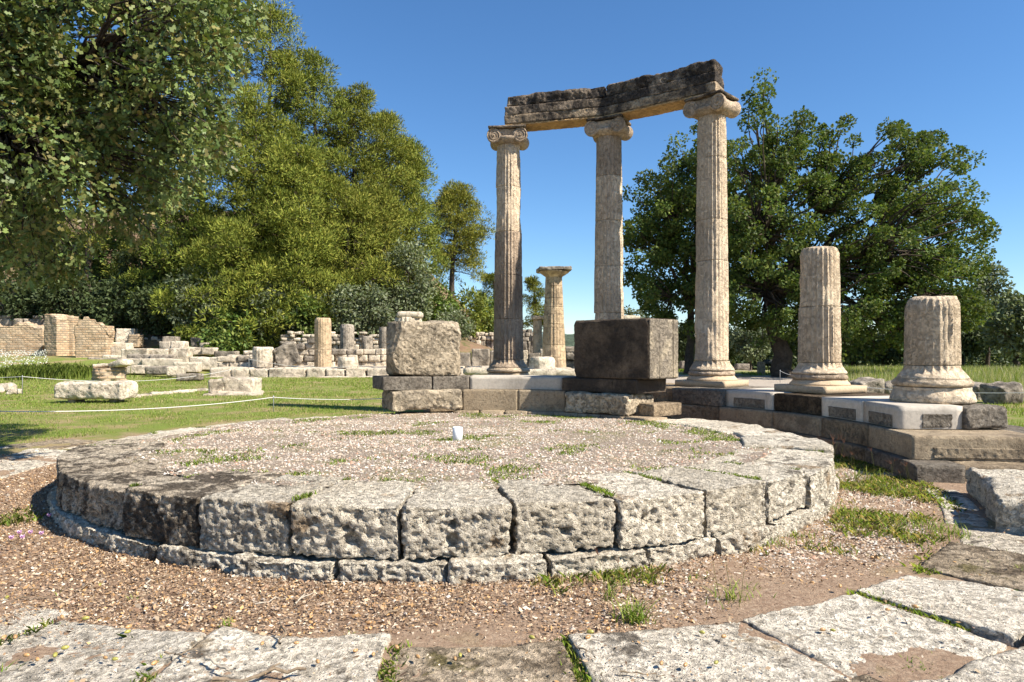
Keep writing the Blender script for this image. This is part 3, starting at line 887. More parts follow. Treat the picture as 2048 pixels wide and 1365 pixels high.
def capital(root, c, z0, th, i):
    """four volutes on two faces, bolsters at the sides; faces look towards and away from the centre"""
    rdir = np.array([math.cos(R(th)), math.sin(R(th)), 0]); tdir = np.array([-math.sin(R(th)), math.cos(R(th)), 0])
    up = np.array([0, 0, 1.0]); cc = np.array([c[0], c[1], z0])
    W = lambda L: cc + L[:, :1] * tdir + L[:, 1:2] * rdir + L[:, 2:3] * up      # local (tangent, radial, up)
    m = M['column_grey_shaded']
    # echinus with egg moulding
    V, polys = lathe([(.02, -.003), (.262, -.003), (.285, .02), (.33, .06), (.35, .10), (.345, .13), (.05, .13)], (c[0], c[1], z0), 72)
    a = np.arctan2(V[:, 1] - c[1], V[:, 0] - c[0])
    d = V[:, :2] - np.array(c); hz = V[:, 2] - z0
    V[:, :2] = np.array(c) + d * (1 + .035 * np.abs(np.sin(a * 12))[:, None] * sstep(.03, .08, hz)[:, None])
    cap = mk('capital', V, polys, m, root, smooth=True)
    # channel piece between the volutes
    Vb, Qb = eroded((.56, .56, .13), .03, .012, .006, .004, 0, 4)
    Vb[:, 2] += .225 - .03 * np.cos(Vb[:, 0] / .28 * math.pi / 2) * (Vb[:, 2] < 0)
    mk('channel', W(Vb), Qb[:, ::-1], m, cap, smooth=True)
    R0 = .155
    for s in (-1, 1):
        # bolster: spool lying along the radial direction
        prof = [(.02, -.312), (R0 - .012, -.312), (R0, -.30), (R0, -.255), (R0 * .9, -.22), (R0 * .72, -.06), (R0 * .76, -.02), (R0 * .76, .02), (R0 * .72, .06), (R0 * .9, .22), (R0, .255), (R0, .30), (R0 - .012, .312), (.02, .312)]
        V, polys = lathe(prof, (0, 0, 0), 40)
        L = np.stack([V[:, 0] + s * .275, V[:, 2], V[:, 1] + .150], -1)
        L = L + .005 * np.stack([fbm(L + i * 5, 6, 3, 40 + i)] * 3, -1)
        b = mk('bolster', W(L), polys, m, cap, smooth=True)
        for f in (-1, 1):
            sp = spiral_ridge(R0 - .014)
            ang0 = math.pi / 2
            ca, sa = math.cos(ang0), math.sin(ang0)
            q = np.stack([sp[:, 0] * ca - sp[:, 1] * sa, sp[:, 0] * sa + sp[:, 1] * ca], -1)
            path = np.stack([s * .275 + q[:, 0] * (-s), np.full(len(q), f * .312), .150 + q[:, 1]], -1)
            Vt, Qt = tube_data(path, np.linspace(.014, .007, len(path)), 6)
            Ve, pe = lathe([(.001, 0), (.022, .004), (.018, .016), (.001, .022)], (0, 0, 0), 12, cap=False)
            Le = np.stack([Ve[:, 0] + s * .275, f * (.312 + Ve[:, 2]), Ve[:, 1] + .150], -1)
            Vj, Qj = join([(Vt, Qt), (Le, pe[0])])
            mk('volute', W(Vj), Qj, m, b, smooth=True)
    Vb, Qb = eroded((.80 if i == 0 else .76, .70, .05), .04, .012, .004, .002, 0, 4)
    Vb[:, 2] += .325
    mk('abacus', W(Vb), Qb[:, ::-1], M['beam'], cap, smooth=True)

CAPH = .352
ZT = 5.40 + ZS                      # top of the capitals
def zj_from(ys, i):
    Yc = CY + 6.2 * math.sin(R(COLANG[i]))
    return sorted(pz(y, Yc) for y in ys)
column(0, False, zj_from([377, 466, 552, 639], 0), ZT - CAPH, ['column_grey_shaded', 'column_grey_shaded', 'column_grey_shaded', 'column', 'column'], [.08, .1, .2, .6, .3], 'tall fluted column with spiral capital, left of the three under the stone beams')  # lower drums carry their shadow in the stone colour
column(1, True, zj_from([356, 444, 534, 627], 1), ZT - CAPH, ['column', 'column', 'column', 'column', 'column_grey_shaded'], [.3, .25, .25, .2, .05], 'tall fluted column with spiral capital where the two beams meet')
column(2, True, zj_from([320, 443, 524], 2), ZT - CAPH, ['column', 'column', 'column', 'column'], [.4, .2, .2, .12], 'tall fluted column with spiral capital, right of the three under the stone beams')
Y4 = CY + 6.2 * math.sin(R(COLANG[3])); Y5 = CY + 6.2 * math.sin(R(COLANG[4]))
column(3, True, [pz(615, Y4)], pz(499, Y4), ['column', 'column', 'column_grey_shaded'], [.25, .25, .45], 'broken column shaft of two worn pieces on a square plinth', cap=False)
column(4, False, [], pz(598, Y5), ['column', 'column_grey_shaded'], [.2, .35], 'short thick column stump on a wide moulded base, nearest of the row', cap=False)

# ------------------------------------------------------------------ architrave beams
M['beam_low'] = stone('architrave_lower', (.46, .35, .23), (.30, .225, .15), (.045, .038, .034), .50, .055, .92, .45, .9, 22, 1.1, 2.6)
def beam(i0, i1, e0, e1, label, seed, dz=0.0):
    a = np.array(polar(6.2, COLANG[i0])); b = np.array(polar(6.2, COLANG[i1]))
    d = (b - a); L = np.linalg.norm(d); d /= L
    n = np.array([d[1], -d[0]])                  # towards the viewer side
    if n @ (np.array([CX, CY]) - a) < 0: n = -n
    z0 = ZT + .002 + dz
    root = thing('architrave_beam', (*(a + d * L / 2), z0), label, 'stone beam', 'beams on the columns')
    def piece(name, x0, x1, y0, y1, h0, h1, mat, amp, rnd, step=.028, pit=.012, wob=0.0, sd=0):
        V, Q = eroded((x1 - x0, y1 - y0, h1 - h0), step, rnd, amp, pit, wob, 2.2, None, (), seed * 9 + sd)
        x = V[:, 0] + (x0 + x1) / 2; y = V[:, 1] + (y0 + y1) / 2; z = V[:, 2] + (h0 + h1) / 2 + z0
        W = np.stack([a[0] + d[0] * x + n[0] * y, a[1] + d[1] * x + n[1] * y, z], -1)
        cr = d[0] * n[1] - d[1] * n[0]
        mk(name, W, Q if cr > 0 else Q[:, ::-1], mat, root, smooth=True)
    x0, x1 = e0, L + e1
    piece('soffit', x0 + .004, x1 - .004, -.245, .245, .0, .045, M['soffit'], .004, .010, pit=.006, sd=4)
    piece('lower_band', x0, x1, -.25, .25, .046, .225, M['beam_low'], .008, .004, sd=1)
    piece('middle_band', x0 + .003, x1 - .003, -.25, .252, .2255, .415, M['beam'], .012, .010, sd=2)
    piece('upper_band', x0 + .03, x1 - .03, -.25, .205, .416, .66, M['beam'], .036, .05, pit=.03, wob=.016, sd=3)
    return root
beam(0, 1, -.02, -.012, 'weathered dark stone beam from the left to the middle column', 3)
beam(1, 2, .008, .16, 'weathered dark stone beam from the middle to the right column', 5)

# white plastic pipe standing in the gravel
Yp = 6.55
cp = (px(915, 7.9), 7.9)
zp = plane_z(*cp)
Vp, pp = lathe([(.045, -.05), (.058, -.05), (.058, .155), (.053, .158), (.050, .155), (.050, .03), (.001, .03)], (cp[0], cp[1], zp), 32, cap=False)
tag(mk('plastic_pipe', Vp, pp, M['white_plastic'], smooth=False), 'short white plastic pipe end standing in the gravel', 'pipe')

# ------------------------------------------------------------------ ruins behind
def blk(parent, name, x0, x1, yt, yb, Y, depth, mat, rot=0.0, rnd=.03, amp=.03, pit=0.0, step=.08, sink=0.0, wob=.03, tilt=0, roll=0):
    w = (x1 - x0) / F * Y
    zt, zb = pz(yt, Y), pz(yb, Y) - sink
    c = (px((x0 + x1) / 2, Y), Y + depth / 2, (zt + zb) / 2)
    V, Q = eroded((w, depth, zt - zb), step, rnd, amp, pit, wob, 1.6, box_map(c, rot, tilt, roll))
    return mk(name, V, Q, M[mat], parent, smooth=True)

def coursed(name, label, x0, x1, yt, yb, Y, rows, cols, depth, mat, seed, ragged=1, sink=.15, rnd=.04, cat='wall', slope=0.0):
    rng = np.random.default_rng(seed)
    Xa, Xb = px(x0, Y), px(x1, Y)
    root = thing(name, ((Xa + Xb) / 2, Y, pz(yb, Y)), label, cat)
    zt, zb = pz(yt, Y), pz(yb, Y)
    h = (zt - zb) / rows
    for r in range(rows):
        k = cols
        e = np.linspace(0, 1, k + 1)
        e[1:-1] += rng.uniform(-.28, .28, k - 1) / k
        if r % 2 and k > 2:
            e[1:-1] += .4 / k
        for j in range(k):
            if ragged and r == rows - 1 and rng.random() < .45: continue
            if ragged and rows > 2 and r == rows - 2 and rng.random() < .15: continue
            a, b = Xa + (Xb - Xa) * e[j], Xa + (Xb - Xa) * e[j + 1]
            if b - a < .12: continue
            z0 = zb + r * h - (sink if r == 0 else 0); z1 = zb + (r + 1) * h - .006 - (rng.uniform(0, .35) * h if r == rows - 1 else 0)
            yy = Y + rng.uniform(-.12, .12) + slope * (a - Xa)
            V, Q = eroded((b - a - .02, depth, z1 - z0), .11, rnd * .5, .035, .03, .03, 2.4, box_map(((a + b) / 2, yy + depth / 2, (z0 + z1) / 2), math.atan(slope) + rng.normal() * .05))
            mk('block', V, Q, M[mat if rng.random() < .75 else 'far_grey'], root, smooth=True)
    return root

# -- temple platform with its step
tp = thing('temple_step', (px(600, 36.5), 36.5, 0), 'long row of worn step blocks along the front of the temple ruin', 'step')
jt = [418, 461, 498, 536, 611, 651, 690, 732, 778, 830, 880, 930]
for k in range(len(jt) - 1):
    blk(tp, 'block', jt[k] + .6, jt[k + 1] - .6, 736 + (k % 3) * 1.2, 754, 36.5, 1.3, 'far_stone', 0, .06, .045, .03, sink=.15)
blk(tp, 'footing', 330, 930, 754.5, 759, 35.9, .62, 'far_stone', 0, .05, .04, sink=.15, step=.2)
tf = thing('temple_floor', (px(760, 42), 42, 0), 'broken stone paving of the temple behind its step', 'paving')
for k, (a, b, Y) in enumerate([(420, 500, 37.9), (500, 585, 37.9), (585, 680, 37.9), (680, 775, 37.9), (775, 925, 37.9), (930, 1045, 36.6), (1150, 1240, 36.6)]):
    blk(tf, 'slab', a, b, 734.5 + (k % 2) * .8, 744, Y, 5.0, 'far_stone', 0, .05, .03, sink=.1, step=.3)

def stub(label, x0, x1, yt, yb, Y, mat, grp=None, erode=.3, joints=(), name='column_stump', flutes=20, fd=.03, taper=.94, step=.12, wear=.1):
    c = (px((x0 + x1) / 2, Y), Y)
    r = (x1 - x0) / 2 / F * Y
    z0 = pz(yb, Y); z1 = pz(yt, Y)
    root = thing(name, (c[0], c[1], z0), label, 'column', grp)
    zs = [z0] + [pz(j, Y) for j in joints] + [z1]
    for k in range(len(zs) - 1):
        ra = r * (1 - (1 - taper) * k / max(1, len(zs) - 1)); rb_ = r * (1 - (1 - taper) * (k + 1) / max(1, len(zs) - 1))
        drum('drum', root, c, zs[k] + .004, zs[k + 1] - .004, ra, rb_, M[mat], flutes, fd, erode, seed=int(x0 + k * 7), seg=4, step=step, topwear=wear if k == len(zs) - 2 else 0, concave=True)
    return root
G2 = 'column stumps of the temple ruin'
stub('fluted column stump with a narrower piece on top, tallest in the temple ruin', 629, 663, 637, 735, 39.0, 'doric', G2, .2, (700, 647))
stub('fluted stump of medium height behind the temple wall, right of the tallest one', 680, 709, 650, 705, 45.5, 'far_grey', G2, .3)
stub('slanting low column stump behind the temple wall', 722, 747, 673, 703, 46.0, 'far_grey', G2, .5)
stub('fluted stump half hidden by the large buff block', 757, 782, 655, 703, 46.0, 'far_grey', G2, .25)
stub('fluted column rising just above the large buff block', 788, 845, 636, 735, 38.6, 'far_stone', G2, .1, (660,), fd=.05, taper=.97)
blk(bpy.data.objects['column_stump.004'], 'top_piece', 793, 841, 623.5, 636.2, 37.95, 1.3, 'far_stone', 0, .25, .03)
stub('squat fluted drum at the left end of the temple front', 506, 548, 695, 735, 38.4, 'far_stone', 'loose drums of the temple', .45, name='column_drum', taper=1.0)
stub('low plain drum on the temple step near the large buff block', 675, 717, 715, 736.5, 37.6, 'far_stone', 'loose drums of the temple', .95, name='column_drum', taper=1.0)
tag(blk(None, 'leaning_block', 548, 592, 691, 735, 38.3, .8, 'far_grey', .25, .12, .09, .03, .06, roll=.35), 'leaning dark pitted slab beside the squat drum', 'stone block', kind='thing')
coursed('temple_wall', 'long inner wall of squared blocks behind the temple step', 645, 768, 697, 737, 41.5, 3, 6, .9, 'far_stone', 4, 0)
coursed('temple_wall', 'wall stub of squared blocks left of the tallest temple stump', 592, 632, 675, 737, 42.0, 5, 2, .9, 'far_stone', 5)
coursed('temple_wall', 'low wall of two courses at the left end of the temple', 434, 506, 713, 737, 38.9, 2, 3, .8, 'far_stone', 6)
coursed('temple_wall', 'wall course standing behind the low wall at the temple left end', 455, 560, 697, 737, 41.0, 3, 4, .7, 'far_stone', 16)
coursed('terrace_wall', 'rubble retaining wall at the foot of the wooded hill', 560, 800, 662, 697, 48.2, 5, 18, .8, 'far_stone', 8, 1, .6, .06)
coursed('terrace_wall', 'low terrace wall seen between the buff block and the left tall column', 920, 1000, 664, 690, 58.0, 3, 8, .8, 'far_stone', 9, 1, .5, .05)
coursed('terrace_wall', 'grey wall seen just left of the yellow column', 1042, 1082, 657, 692, 57.0, 4, 4, .9, 'far_grey', 10, 1, 1.2, .04)
coursed('temple_wall', 'grey standing slabs behind the left tall column', 918, 1010, 697, 737, 40.0, 1, 3, .5, 'far_grey', 11, 0)
coursed('temple_wall', 'weathered slabs standing left of the yellow column', 1040, 1094, 698, 737, 38.0, 1, 3, .5, 'far_stone', 12, 0)
coursed('temple_wall', 'low pedestal blocks between the yellow column and the dark block', 1130, 1165, 690, 737, 38.0, 3, 1, .8, 'far_stone', 13, 0)
coursed('ruined_pillar', 'pale stone pillar top peeping over the dark block', 1246, 1281, 626, 735, 52.0, 6, 1, .9, 'far_stone', 15, 0, 1.0, cat='pillar')

# -- the yellow temple column with its flat capital
def doric():
    Y = 35.0
    c = (px(1109, Y), Y + .6)
    root = thing('doric_column', (c[0], c[1], pz(737, Y)), 'yellow stone temple column with a broad flat capital', 'column')
    ys = [737, 715, 690, 655, 648, 628, 613, 595, 571, 553]
    zs = [pz(y, Y) for y in ys]
    r = lambda y: (25.5 - (25.5 - 16.8) * (737 - y) / (737 - 553)) / F * Y
    for k in range(len(ys) - 1):
        drum('drum', root, c, zs[k] + .006, zs[k + 1] - .006, r(ys[k]), r(ys[k + 1]), M['doric'], 20, .035, .35 if k in (1, 3, 5) else .15, seed=300 + k * 3, seg=5, step=.1)
    z = zs[-1]
    cap = worn_lathe('capital', root, [(.05, z + .002), (.43, z + .002), (.44, z + .04), (.60, z + .14), (.76, z + .24), (.80, z + .29), (.05, z + .29)], (c[0], c[1], 0), M['doric'], 64, .012, 77)
    V, Q = eroded((1.70, 1.6, .21), .06, .05, .04, .02, .03, 2.2, box_map((c[0], c[1], z + .40), R(4)))
    mk('abacus', V, Q, M['far_grey'], cap, smooth=True)
    # slim second column with a block on top, behind to the left
    Y2 = 42.0
    c2 = (px(1075, Y2), Y2)
    rt = thing('slim_pillar', (c2[0], c2[1], pz(730, Y2)), 'slim yellow pillar with a projecting top behind the yellow column', 'pillar')
    drum('drum', rt, c2, pz(737, Y2), pz(668, Y2), .30, .29, M['doric'], 16, .03, .4, 401, 4, .1)
    drum('drum', rt, c2, pz(667.8, Y2), pz(640, Y2), .28, .27, M['doric'], 16, .03, .4, 402, 4, .1)
    V, Q = eroded((.75, .75, .24), .06, .04, .02, .01, 0, 2, box_map((c2[0], c2[1], pz(640, Y2) + .122), .1))
    mk('top_slab', V, Q, M['doric'], rt, smooth=True)
doric()
stub('round plain drum in front of the yellow column', 1058, 1111, 715, 742, 33.0, 'far_stone', 'loose drums of the temple', .97, name='column_drum', taper=.98)
tag(blk(None, 'base_slab', 1045, 1152, 738, 752, 32.2, 3.2, 'far_stone', 0, .08, .05, 0, .12, .05), 'broad pale slab on the ground before the yellow column', 'stone slab', kind='thing')
tag(blk(None, 'low_slab', 925, 985, 737, 748, 33.4, 1.6, 'far_stone', .1, .08, .05, 0, .12, .05), 'pale slab on the ground between the buff block and the left tall column', 'stone slab', kind='thing')

# -- benches and bases left of the temple
def cluster(name, label, cat, items):
    x0, x1, yt, yb, Y = items[0][:5]
    root = thing(name, (px((x0 + x1) / 2, Y), Y, pz(yb, Y)), label, cat)
    for it in items:
        x0, x1, yt, yb, Y, dp, m = it[:7]
        rot = it[7] if len(it) > 7 else 0
        blk(root, 'block', x0, x1, yt, yb, Y, dp, m, rot, .035, .035, .02, sink=.12, step=.08)
cluster('stone_bench', 'curved stone bench of pale blocks beside the brick pillars', 'bench ruin', [
    (241, 296, 698, 722, 41.5, .8, 'far_stone'), (296, 332, 698, 722, 41.8, .8, 'far_stone', .2), (254, 300, 709, 726, 39.9, .7, 'far_grey'), (300, 346, 710, 727, 39.8, .7, 'far_grey'),
    (248, 283, 718, 731, 39.0, .7, 'far_stone'), (283, 352, 718, 732, 38.9, .8, 'far_stone', .1)])
cluster('stacked_blocks', 'stepped pile of squared blocks topped by one small block', 'stone blocks', [
    (317, 341, 683, 710, 43.2, .8, 'far_stone'), (341, 367, 683, 712, 43.2, .8, 'far_stone'), (324, 352, 673, 682.5, 43.4, .7, 'far_grey'), (330, 374, 697, 728, 42.2, .9, 'far_stone', .1), (305, 320, 700, 725, 42.4, .6, 'far_grey')])
cluster('stacked_blocks', 'two pale squared blocks standing right of the brick pillars', 'stone blocks', [
    (222, 255, 685, 712, 43.6, .8, 'far_stone'), (211, 226, 694, 713, 43.2, .6, 'far_grey'), (205, 240, 712, 726, 42.4, .8, 'far_stone'), (175, 250, 716, 727, 41.4, .5, 'far_grey')])
cluster('stacked_blocks', 'two small blocks below the dark green bush', 'stone blocks', [
    (381, 401, 676, 694, 47.0, .6, 'far_grey'), (398, 413, 686, 695, 46.6, .6, 'far_stone')])
cluster('low_wall', 'low wall of long pale blocks between bench and temple', 'wall', [
    (346, 392, 725, 741, 38.5, .8, 'far_stone', .1), (378, 436, 715, 737, 40.5, .8, 'far_stone'), (366, 404, 695, 707, 45.5, .7, 'far_stone'), (402, 428, 696, 707, 45.2, .7, 'far_stone'), (428, 470, 703, 712, 44.0, .8, 'far_grey')])
cluster('fallen_stones', 'broken stones lying in the grass before the bench', 'stones', [
    (250, 288, 731, 744, 36.0, .7, 'far_stone', .2), (290, 340, 733, 745, 35.2, .8, 'far_grey', -.1), (330, 362, 735, 748, 34.2, .7, 'far_stone', .3), (350, 395, 748, 757, 30.5, .8, 'far_grey', .2)])
rd = thing('broken_base', (px(219, 31), 31, 0), 'reddish round base with tilted broken slabs on top', 'stone base')
c = (px(220, 31.5), 31.5)
worn_lathe('brick_core', rd, [(.05, gz1(*c) - .05), (.68, gz1(*c) - .05), (.66, pz(736, 31.5)), (.05, pz(736, 31.5))], (c[0], c[1], 0), M['brick'], 40, .05, 8)
blk(rd, 'slab', 184, 232, 727, 735, 31.2, .9, 'far_stone', .1, .05, .04, roll=.06)
blk(rd, 'slab', 216, 250, 723, 735, 30.9, .8, 'far_stone', -.2, .05, .05, roll=.25)

# -- brick ruins
def brick_pier(label, x0, x1, yt, yb, Y, depth, rot, rag, seed, slit=None):
    w = (x1 - x0) / F * Y
    c = (px((x0 + x1) / 2, Y), Y + depth / 2)
    zb = min(pz(yb, Y), gz1(*c)) - .3
    zt = pz(yt, Y)
    root = thing('brick_pillar', (c[0], c[1], zb), label, 'brick pillar', 'brick ruins left of the temple')
    V, Q = eroded((w, depth, zt - zb), .08, .015, .022, .03, .012, 2.6, None, (), seed)
    h = (zt - zb) / 2
    top = sstep(.45, 1.0, V[:, 2] / h)
    V[:, 2] -= sstep(.6, 1.0, V[:, 2] / h) * rag * np.round(4 * (.4 + .7 * fbm(V * np.array([1, 1, 0]) + seed, .9, 3, seed) + .8 * np.abs(V[:, 0] / w * 2) ** 4)) / 4
    # crumbled courses
    V[:, 0] *= 1 + .05 * np.round(3 * fbm(V * np.array([.2, .2, 1]), 1.9, 2, seed)) / 3
    mk('brickwork', box_map((c[0], c[1], (zt + zb) / 2), rot)(V), Q, M['brick'], root, smooth=False)
    return root
brick_pier('tall square brick pillar, left of the two', 89, 124, 628, 715, 45.2, 1.4, -.3, .25, 3)
tag(bpy.data.objects['brick_pillar'])
b2 = bpy.data.objects['brick_pillar']
V, Q = eroded((.80, .7, pz(632, 45.8) - .2), .09, .015, .022, .02, .012, 1.6, box_map((px(133, 45.8), 46.2, (pz(632, 45.8) + .2) / 2), .1))
mk('brickwork', V, Q, M['brick'], b2, smooth=False)
brick_pier('broad brick pillar with a rounded crumbling top, right of the two', 149, 211, 634, 716, 42.6, 1.0, .15, .7, 6)
brick_pier('long low brick wall at the left edge with sloping broken end', -60, 78, 642, 705, 47.0, 1.2, .1, .5, 9)
coursed('terrace_wall', 'low stone wall on the slope above the long brick wall', -60, 92, 630, 645, 51.5, 2, 9, .6, 'far_grey', 23, 1, 1.5)
cluster('rubble_mound', 'crumbled masonry lump on the bare slope right of the brick pillars', 'rubble', [
    (228, 262, 657, 690, 48.5, 1.2, 'far_stone', .3), (255, 275, 668, 692, 48.0, .9, 'brick', .1)])
# rubble scattered on the bank
rng = np.random.default_rng(77)
for k in range(46):
    x = rng.uniform(-33, -6); y = rng.uniform(47.2, 50.5)
    s = rng.uniform(.12, .34)
    V, Q = eroded((s * 1.6, s * 1.2, s), s / 4, s * .25, s * .12, 0, .02, 4, box_map((x, y, gz1(x, y) + s * .3), rng.uniform(0, 3), rng.uniform(-.2, .2)))
    tag(mk('rubble_stone', V, Q, M['far_stone'], smooth=True), 'loose rubble stone on the bare bank behind the ruins', 'stone', 'rubble stones on the bank', 'thing')

# -- stones in the grass on the left
def lying(label, cx, Y, w, d, h, rot, mat, seed, lift=0.0, rnd=.09, amp=.05, tilt=0, roll=0, name='fallen_block', step=.04):
    x = px(cx, Y)
    SEED[0] = seed
    V, Q = eroded((w, d, h), step, rnd, amp, .02, .03, 2.0, box_map((x, Y, gz1(x, Y) + h / 2 - .03 + lift), rot, tilt, roll))
    return tag(mk(name, V, Q, M[mat], smooth=True), label, 'stone block', kind='thing')
lying('long pale weathered block resting on supports in the grass', 193, 18.6, 1.95, .85, .46, -.05, 'far_stone', 901, .12, .10, .055)
for dx in (-.55, .55):
    x = px(193, 18.6) + dx
    V, Q = eroded((.16, .5, .16), .06, .02, .01, 0, 0, 3, box_map((x, 18.62, gz1(x, 18.6) + .06)))
    tag(mk('support_block', V, Q, M['far_grey'], smooth=True), ('left' if dx < 0 else 'right') + ' dark support under the long pale block in the grass', 'support', kind='thing')
sb = thing('carved_stone', (px(459, 21.5), 21.5, 0), 'pale two-part carved base lying in the grass', 'stone base')
for (x0, x1, yt, yb, Y, dp, rt) in [(402, 500, 787, 795, 21.2, 1.3, .05), (490, 516, 787, 793, 21.2, .6, .2), (414, 445, 760, 787, 21.5, .9, .08), (445, 502, 758, 787, 21.5, 1.0, -.05), (420, 495, 781, 788, 21.35, 1.1, 0)]:
    blk(sb, 'stone', x0, x1, yt, yb, Y, dp, 'far_stone', rt, .07, .04, .01, .045, sink=.05)
for k, (cx, Y, w, d, h, lab) in enumerate([(12, 23.6, .55, .5, .32, 'pale rock at the left edge, tallest of three in the grass'), (28, 22.2, .40, .4, .2, 'small white rock in front of the rocks at the left edge'), (-8, 22.8, .5, .5, .26, 'pale rock cut by the left edge of the picture')]):
    lying(lab, cx, Y, w, d, h, .4 * k, 'far_stone', 920 + k, 0, .1, .06, .1, .1, name='rock')
lk = thing('kerb_line', (px(330, 22), 22, 0), 'thin line of flat kerb stones running through the grass', 'kerb')
for k, (x0, x1, Y) in enumerate([(255, 290, 20.6), (288, 312, 21.2), (312, 352, 22.0), (352, 392, 22.9), (392, 420, 23.8)]):
    xa, xb = px(x0, Y), px(x1, Y + .6)
    V, Q = eroded((xb - xa + .3, .32, .12), .05, .03, .03, .01, .02, 3, box_map(((xa + xb) / 2, Y, gz1(xa, Y) + .02), R(48)))
    mk('stone', V, Q, M['far_stone'], lk, smooth=True)

# -- stones on the right, by the field
for k, (cx, Y, w, d, h, rt, lab) in enumerate([
    (1730, 21.5, .95, .7, .52, .3, 'grey fluted drum piece lying behind the broken shaft'),
    (1783, 22.0, .55, .6, .42, -.2, 'smaller grey stone next to the fluted drum piece'),
    (1955, 19.6, .62, .7, .50, .2, 'grey weathered block just right of the thick column stump'),
    (2004, 18.0, .72, .7, .56, .25, 'grey slanted block at the right edge beside the rope')]):
    lying(lab, cx, Y, w, d, h, rt, 'far_grey', 940 + k, 0, .11, .05, .06, .12)

# -- rope barriers
def post(x, Y, h, label):
    X = px(x, Y)
    z = gz1(X, Y)
    root = thing('rope_post', (X, Y, z), label, 'post', 'rope barrier posts')
    V, pl = lathe([(.013, -.05), (.013, h), (.010, h + .01), (.002, h + .012)], (X, Y, z), 10)
    mk('rod', V, pl, M['post'], root, smooth=True)
    V, pl = lathe([(.019, h - .05), (.021, h - .03), (.019, h - .01)], (X, Y, z), 10)
    mk('ring', V, pl, M['post'], root, smooth=True)
    return (X, Y, z + h - .03)
def rope(a, b, sag, label):
    t = np.linspace(0, 1, 18)
    P = np.array(a)[None] * (1 - t)[:, None] + np.array(b)[None] * t[:, None]
    P[:, 2] -= sag * 4 * t * (1 - t)
    V, Q = tube_data(P, .009, 6)
    tag(mk('rope', V, Q, M['rope'], smooth=True), label, 'rope', 'barrier ropes', 'thing')
p0 = post(-2, 11.6, .42, 'thin rope post at the left picture edge')
p1 = post(547, 15.6, .37, 'thin rope post beside the outer foundation slabs, left of the wall base')
p2 = post(45, 22.0, .62, 'tall thin rope post near the rocks at the left edge')
p3 = (px(760, 17.0), 17.0, .36)
rope(p0, p1, .10, 'pale rope sagging across the grass in front of the long pale block')
rope(p1, (px(800, 16.6), 16.6, .30), .05, 'pale rope running from a post behind the wall base')
rope((px(-120, 23), 23, .62), p2, .06, 'short pale rope reaching the left picture edge')
p4 = post(470, 33.5, .55, 'thin rope post in front of the temple step')
rope(p2, p4, .35, 'long pale rope low over the far grass')
p5 = post(748, 34.5, .75, 'thin rope post on the temple side near the buff block')
p6 = post(498, 35.2, 1.0, 'thin rope post left of the squat drum')
rope(p6, p5, .28, 'pale rope hanging in front of the temple wall')
p7 = post(983, 29.5, .75, 'thin post left of the left tall column')
rope(p7, (px(925, 31), 31, .25), .1, 'pale rope slanting down from the thin post behind the buff block')
q0 = post(2075, 16.5, .42, 'rope post beyond the right edge of the platform')
q1 = post(1700, 19.5, .42, 'rope post behind the plinth of the broken shaft')
rope(q1, q0, .08, 'pale rope behind the thick column stump')
q2 = post(1560, 31.0, .55, 'rope post near the oak trunk')
q3 = post(1610, 28.0, .5, 'rope post right of the oak trunk')
rope(q2, q3, .12, 'short pale rope by the oak trunk')
rope(q3, q1, .12, 'pale rope running behind the broken shaft')
# small pedestal and sign by the oak
tag(blk(None, 'stone_pedestal', 1518, 1531, 724, 748, 40.0, .35, 'far_grey', 0, .02, .01, 0, .06, .1, 0), 'dark upright stone pedestal left of the oak trunk', 'pedestal', kind='thing')
sg = thing('small_sign', (px(1537, 41), 41, 0), 'small dark sign on a thin leg left of the oak trunk', 'sign')
X_ = px(1537, 41); z_ = gz1(X_, 41)
V, pl = lathe([(.02, -.1), (.02, .62)], (X_, 41, z_), 8); mk('leg', V, pl, M['dark_metal'], sg)
V, Q = eroded((.5, .05, .28), .1, .004, 0, 0, 0, 1, box_map((X_, 40.98, z_ + .74), 0, -.5)); mk('panel', V, Q, M['dark_metal'], sg)
cluster('path_stones', 'grey stones edging the path right of the dark block', 'stones', [
    (1362, 1374, 722, 735, 60.0, .7, 'far_grey'), (1374, 1392, 725, 736, 60.5, .7, 'far_stone'), (1474, 1500, 728, 738, 62, .8, 'far_grey')])

# ------------------------------------------------------------------ foliage
OAK = np.array([(0, 0), (.34, .24), (.50, .10), (.74, .29), (1.0, 0), (.74, -.29), (.50, -.10), (.34, -.24)])
RHO = np.array([(0, 0), (.45, .30), (1, 0), (.55, -.30)])
NEE = np.array([(0, .5), (1, 0), (0, -.5)])
SLV = np.array([(0, 0), (.5, .16), (1, 0), (.5, -.16)])

def unit(v):
    return v / (np.linalg.norm(v, axis=1, keepdims=True) + 1e-9)

def leaf_mesh(P, D, N, size, shape, wid=1.0):
    """one flat leaf per point: D along the leaf, N the leaf normal"""
    D = unit(D); N = unit(N - D * (N * D).sum(1, keepdims=True)); S = np.cross(N, D)
    L = size[:, None, None]
    V = P[:, None] + L * (shape[None, :, :1] * D[:, None] + wid * shape[None, :, 1:] * S[:, None])
    k = len(shape)
    return V.reshape(-1, 3), (np.arange(len(P))[:, None] * k + np.arange(k)[None])

def ball(n, rng):
    d = unit(rng.normal(size=(n, 3)))
    return d * (rng.uniform(0, 1, (n, 1)) ** (1 / 3))

def limb(a, b, r0, r1, rng, sides=6, n=7, wig=.06, arch=.0):
    a = np.array(a, float); b = np.array(b, float)
    t = np.linspace(0, 1, n)[:, None]
    L = np.linalg.norm(b - a)
    P = a * (1 - t) + b * t
    P[:, 2] += arch * L * np.sin(t[:, 0] * math.pi)
    P[1:-1] += rng.normal(size=(n - 2, 3)) * wig * L * .35
    return tube_data(P, np.linspace(r0, r1, n), sides)

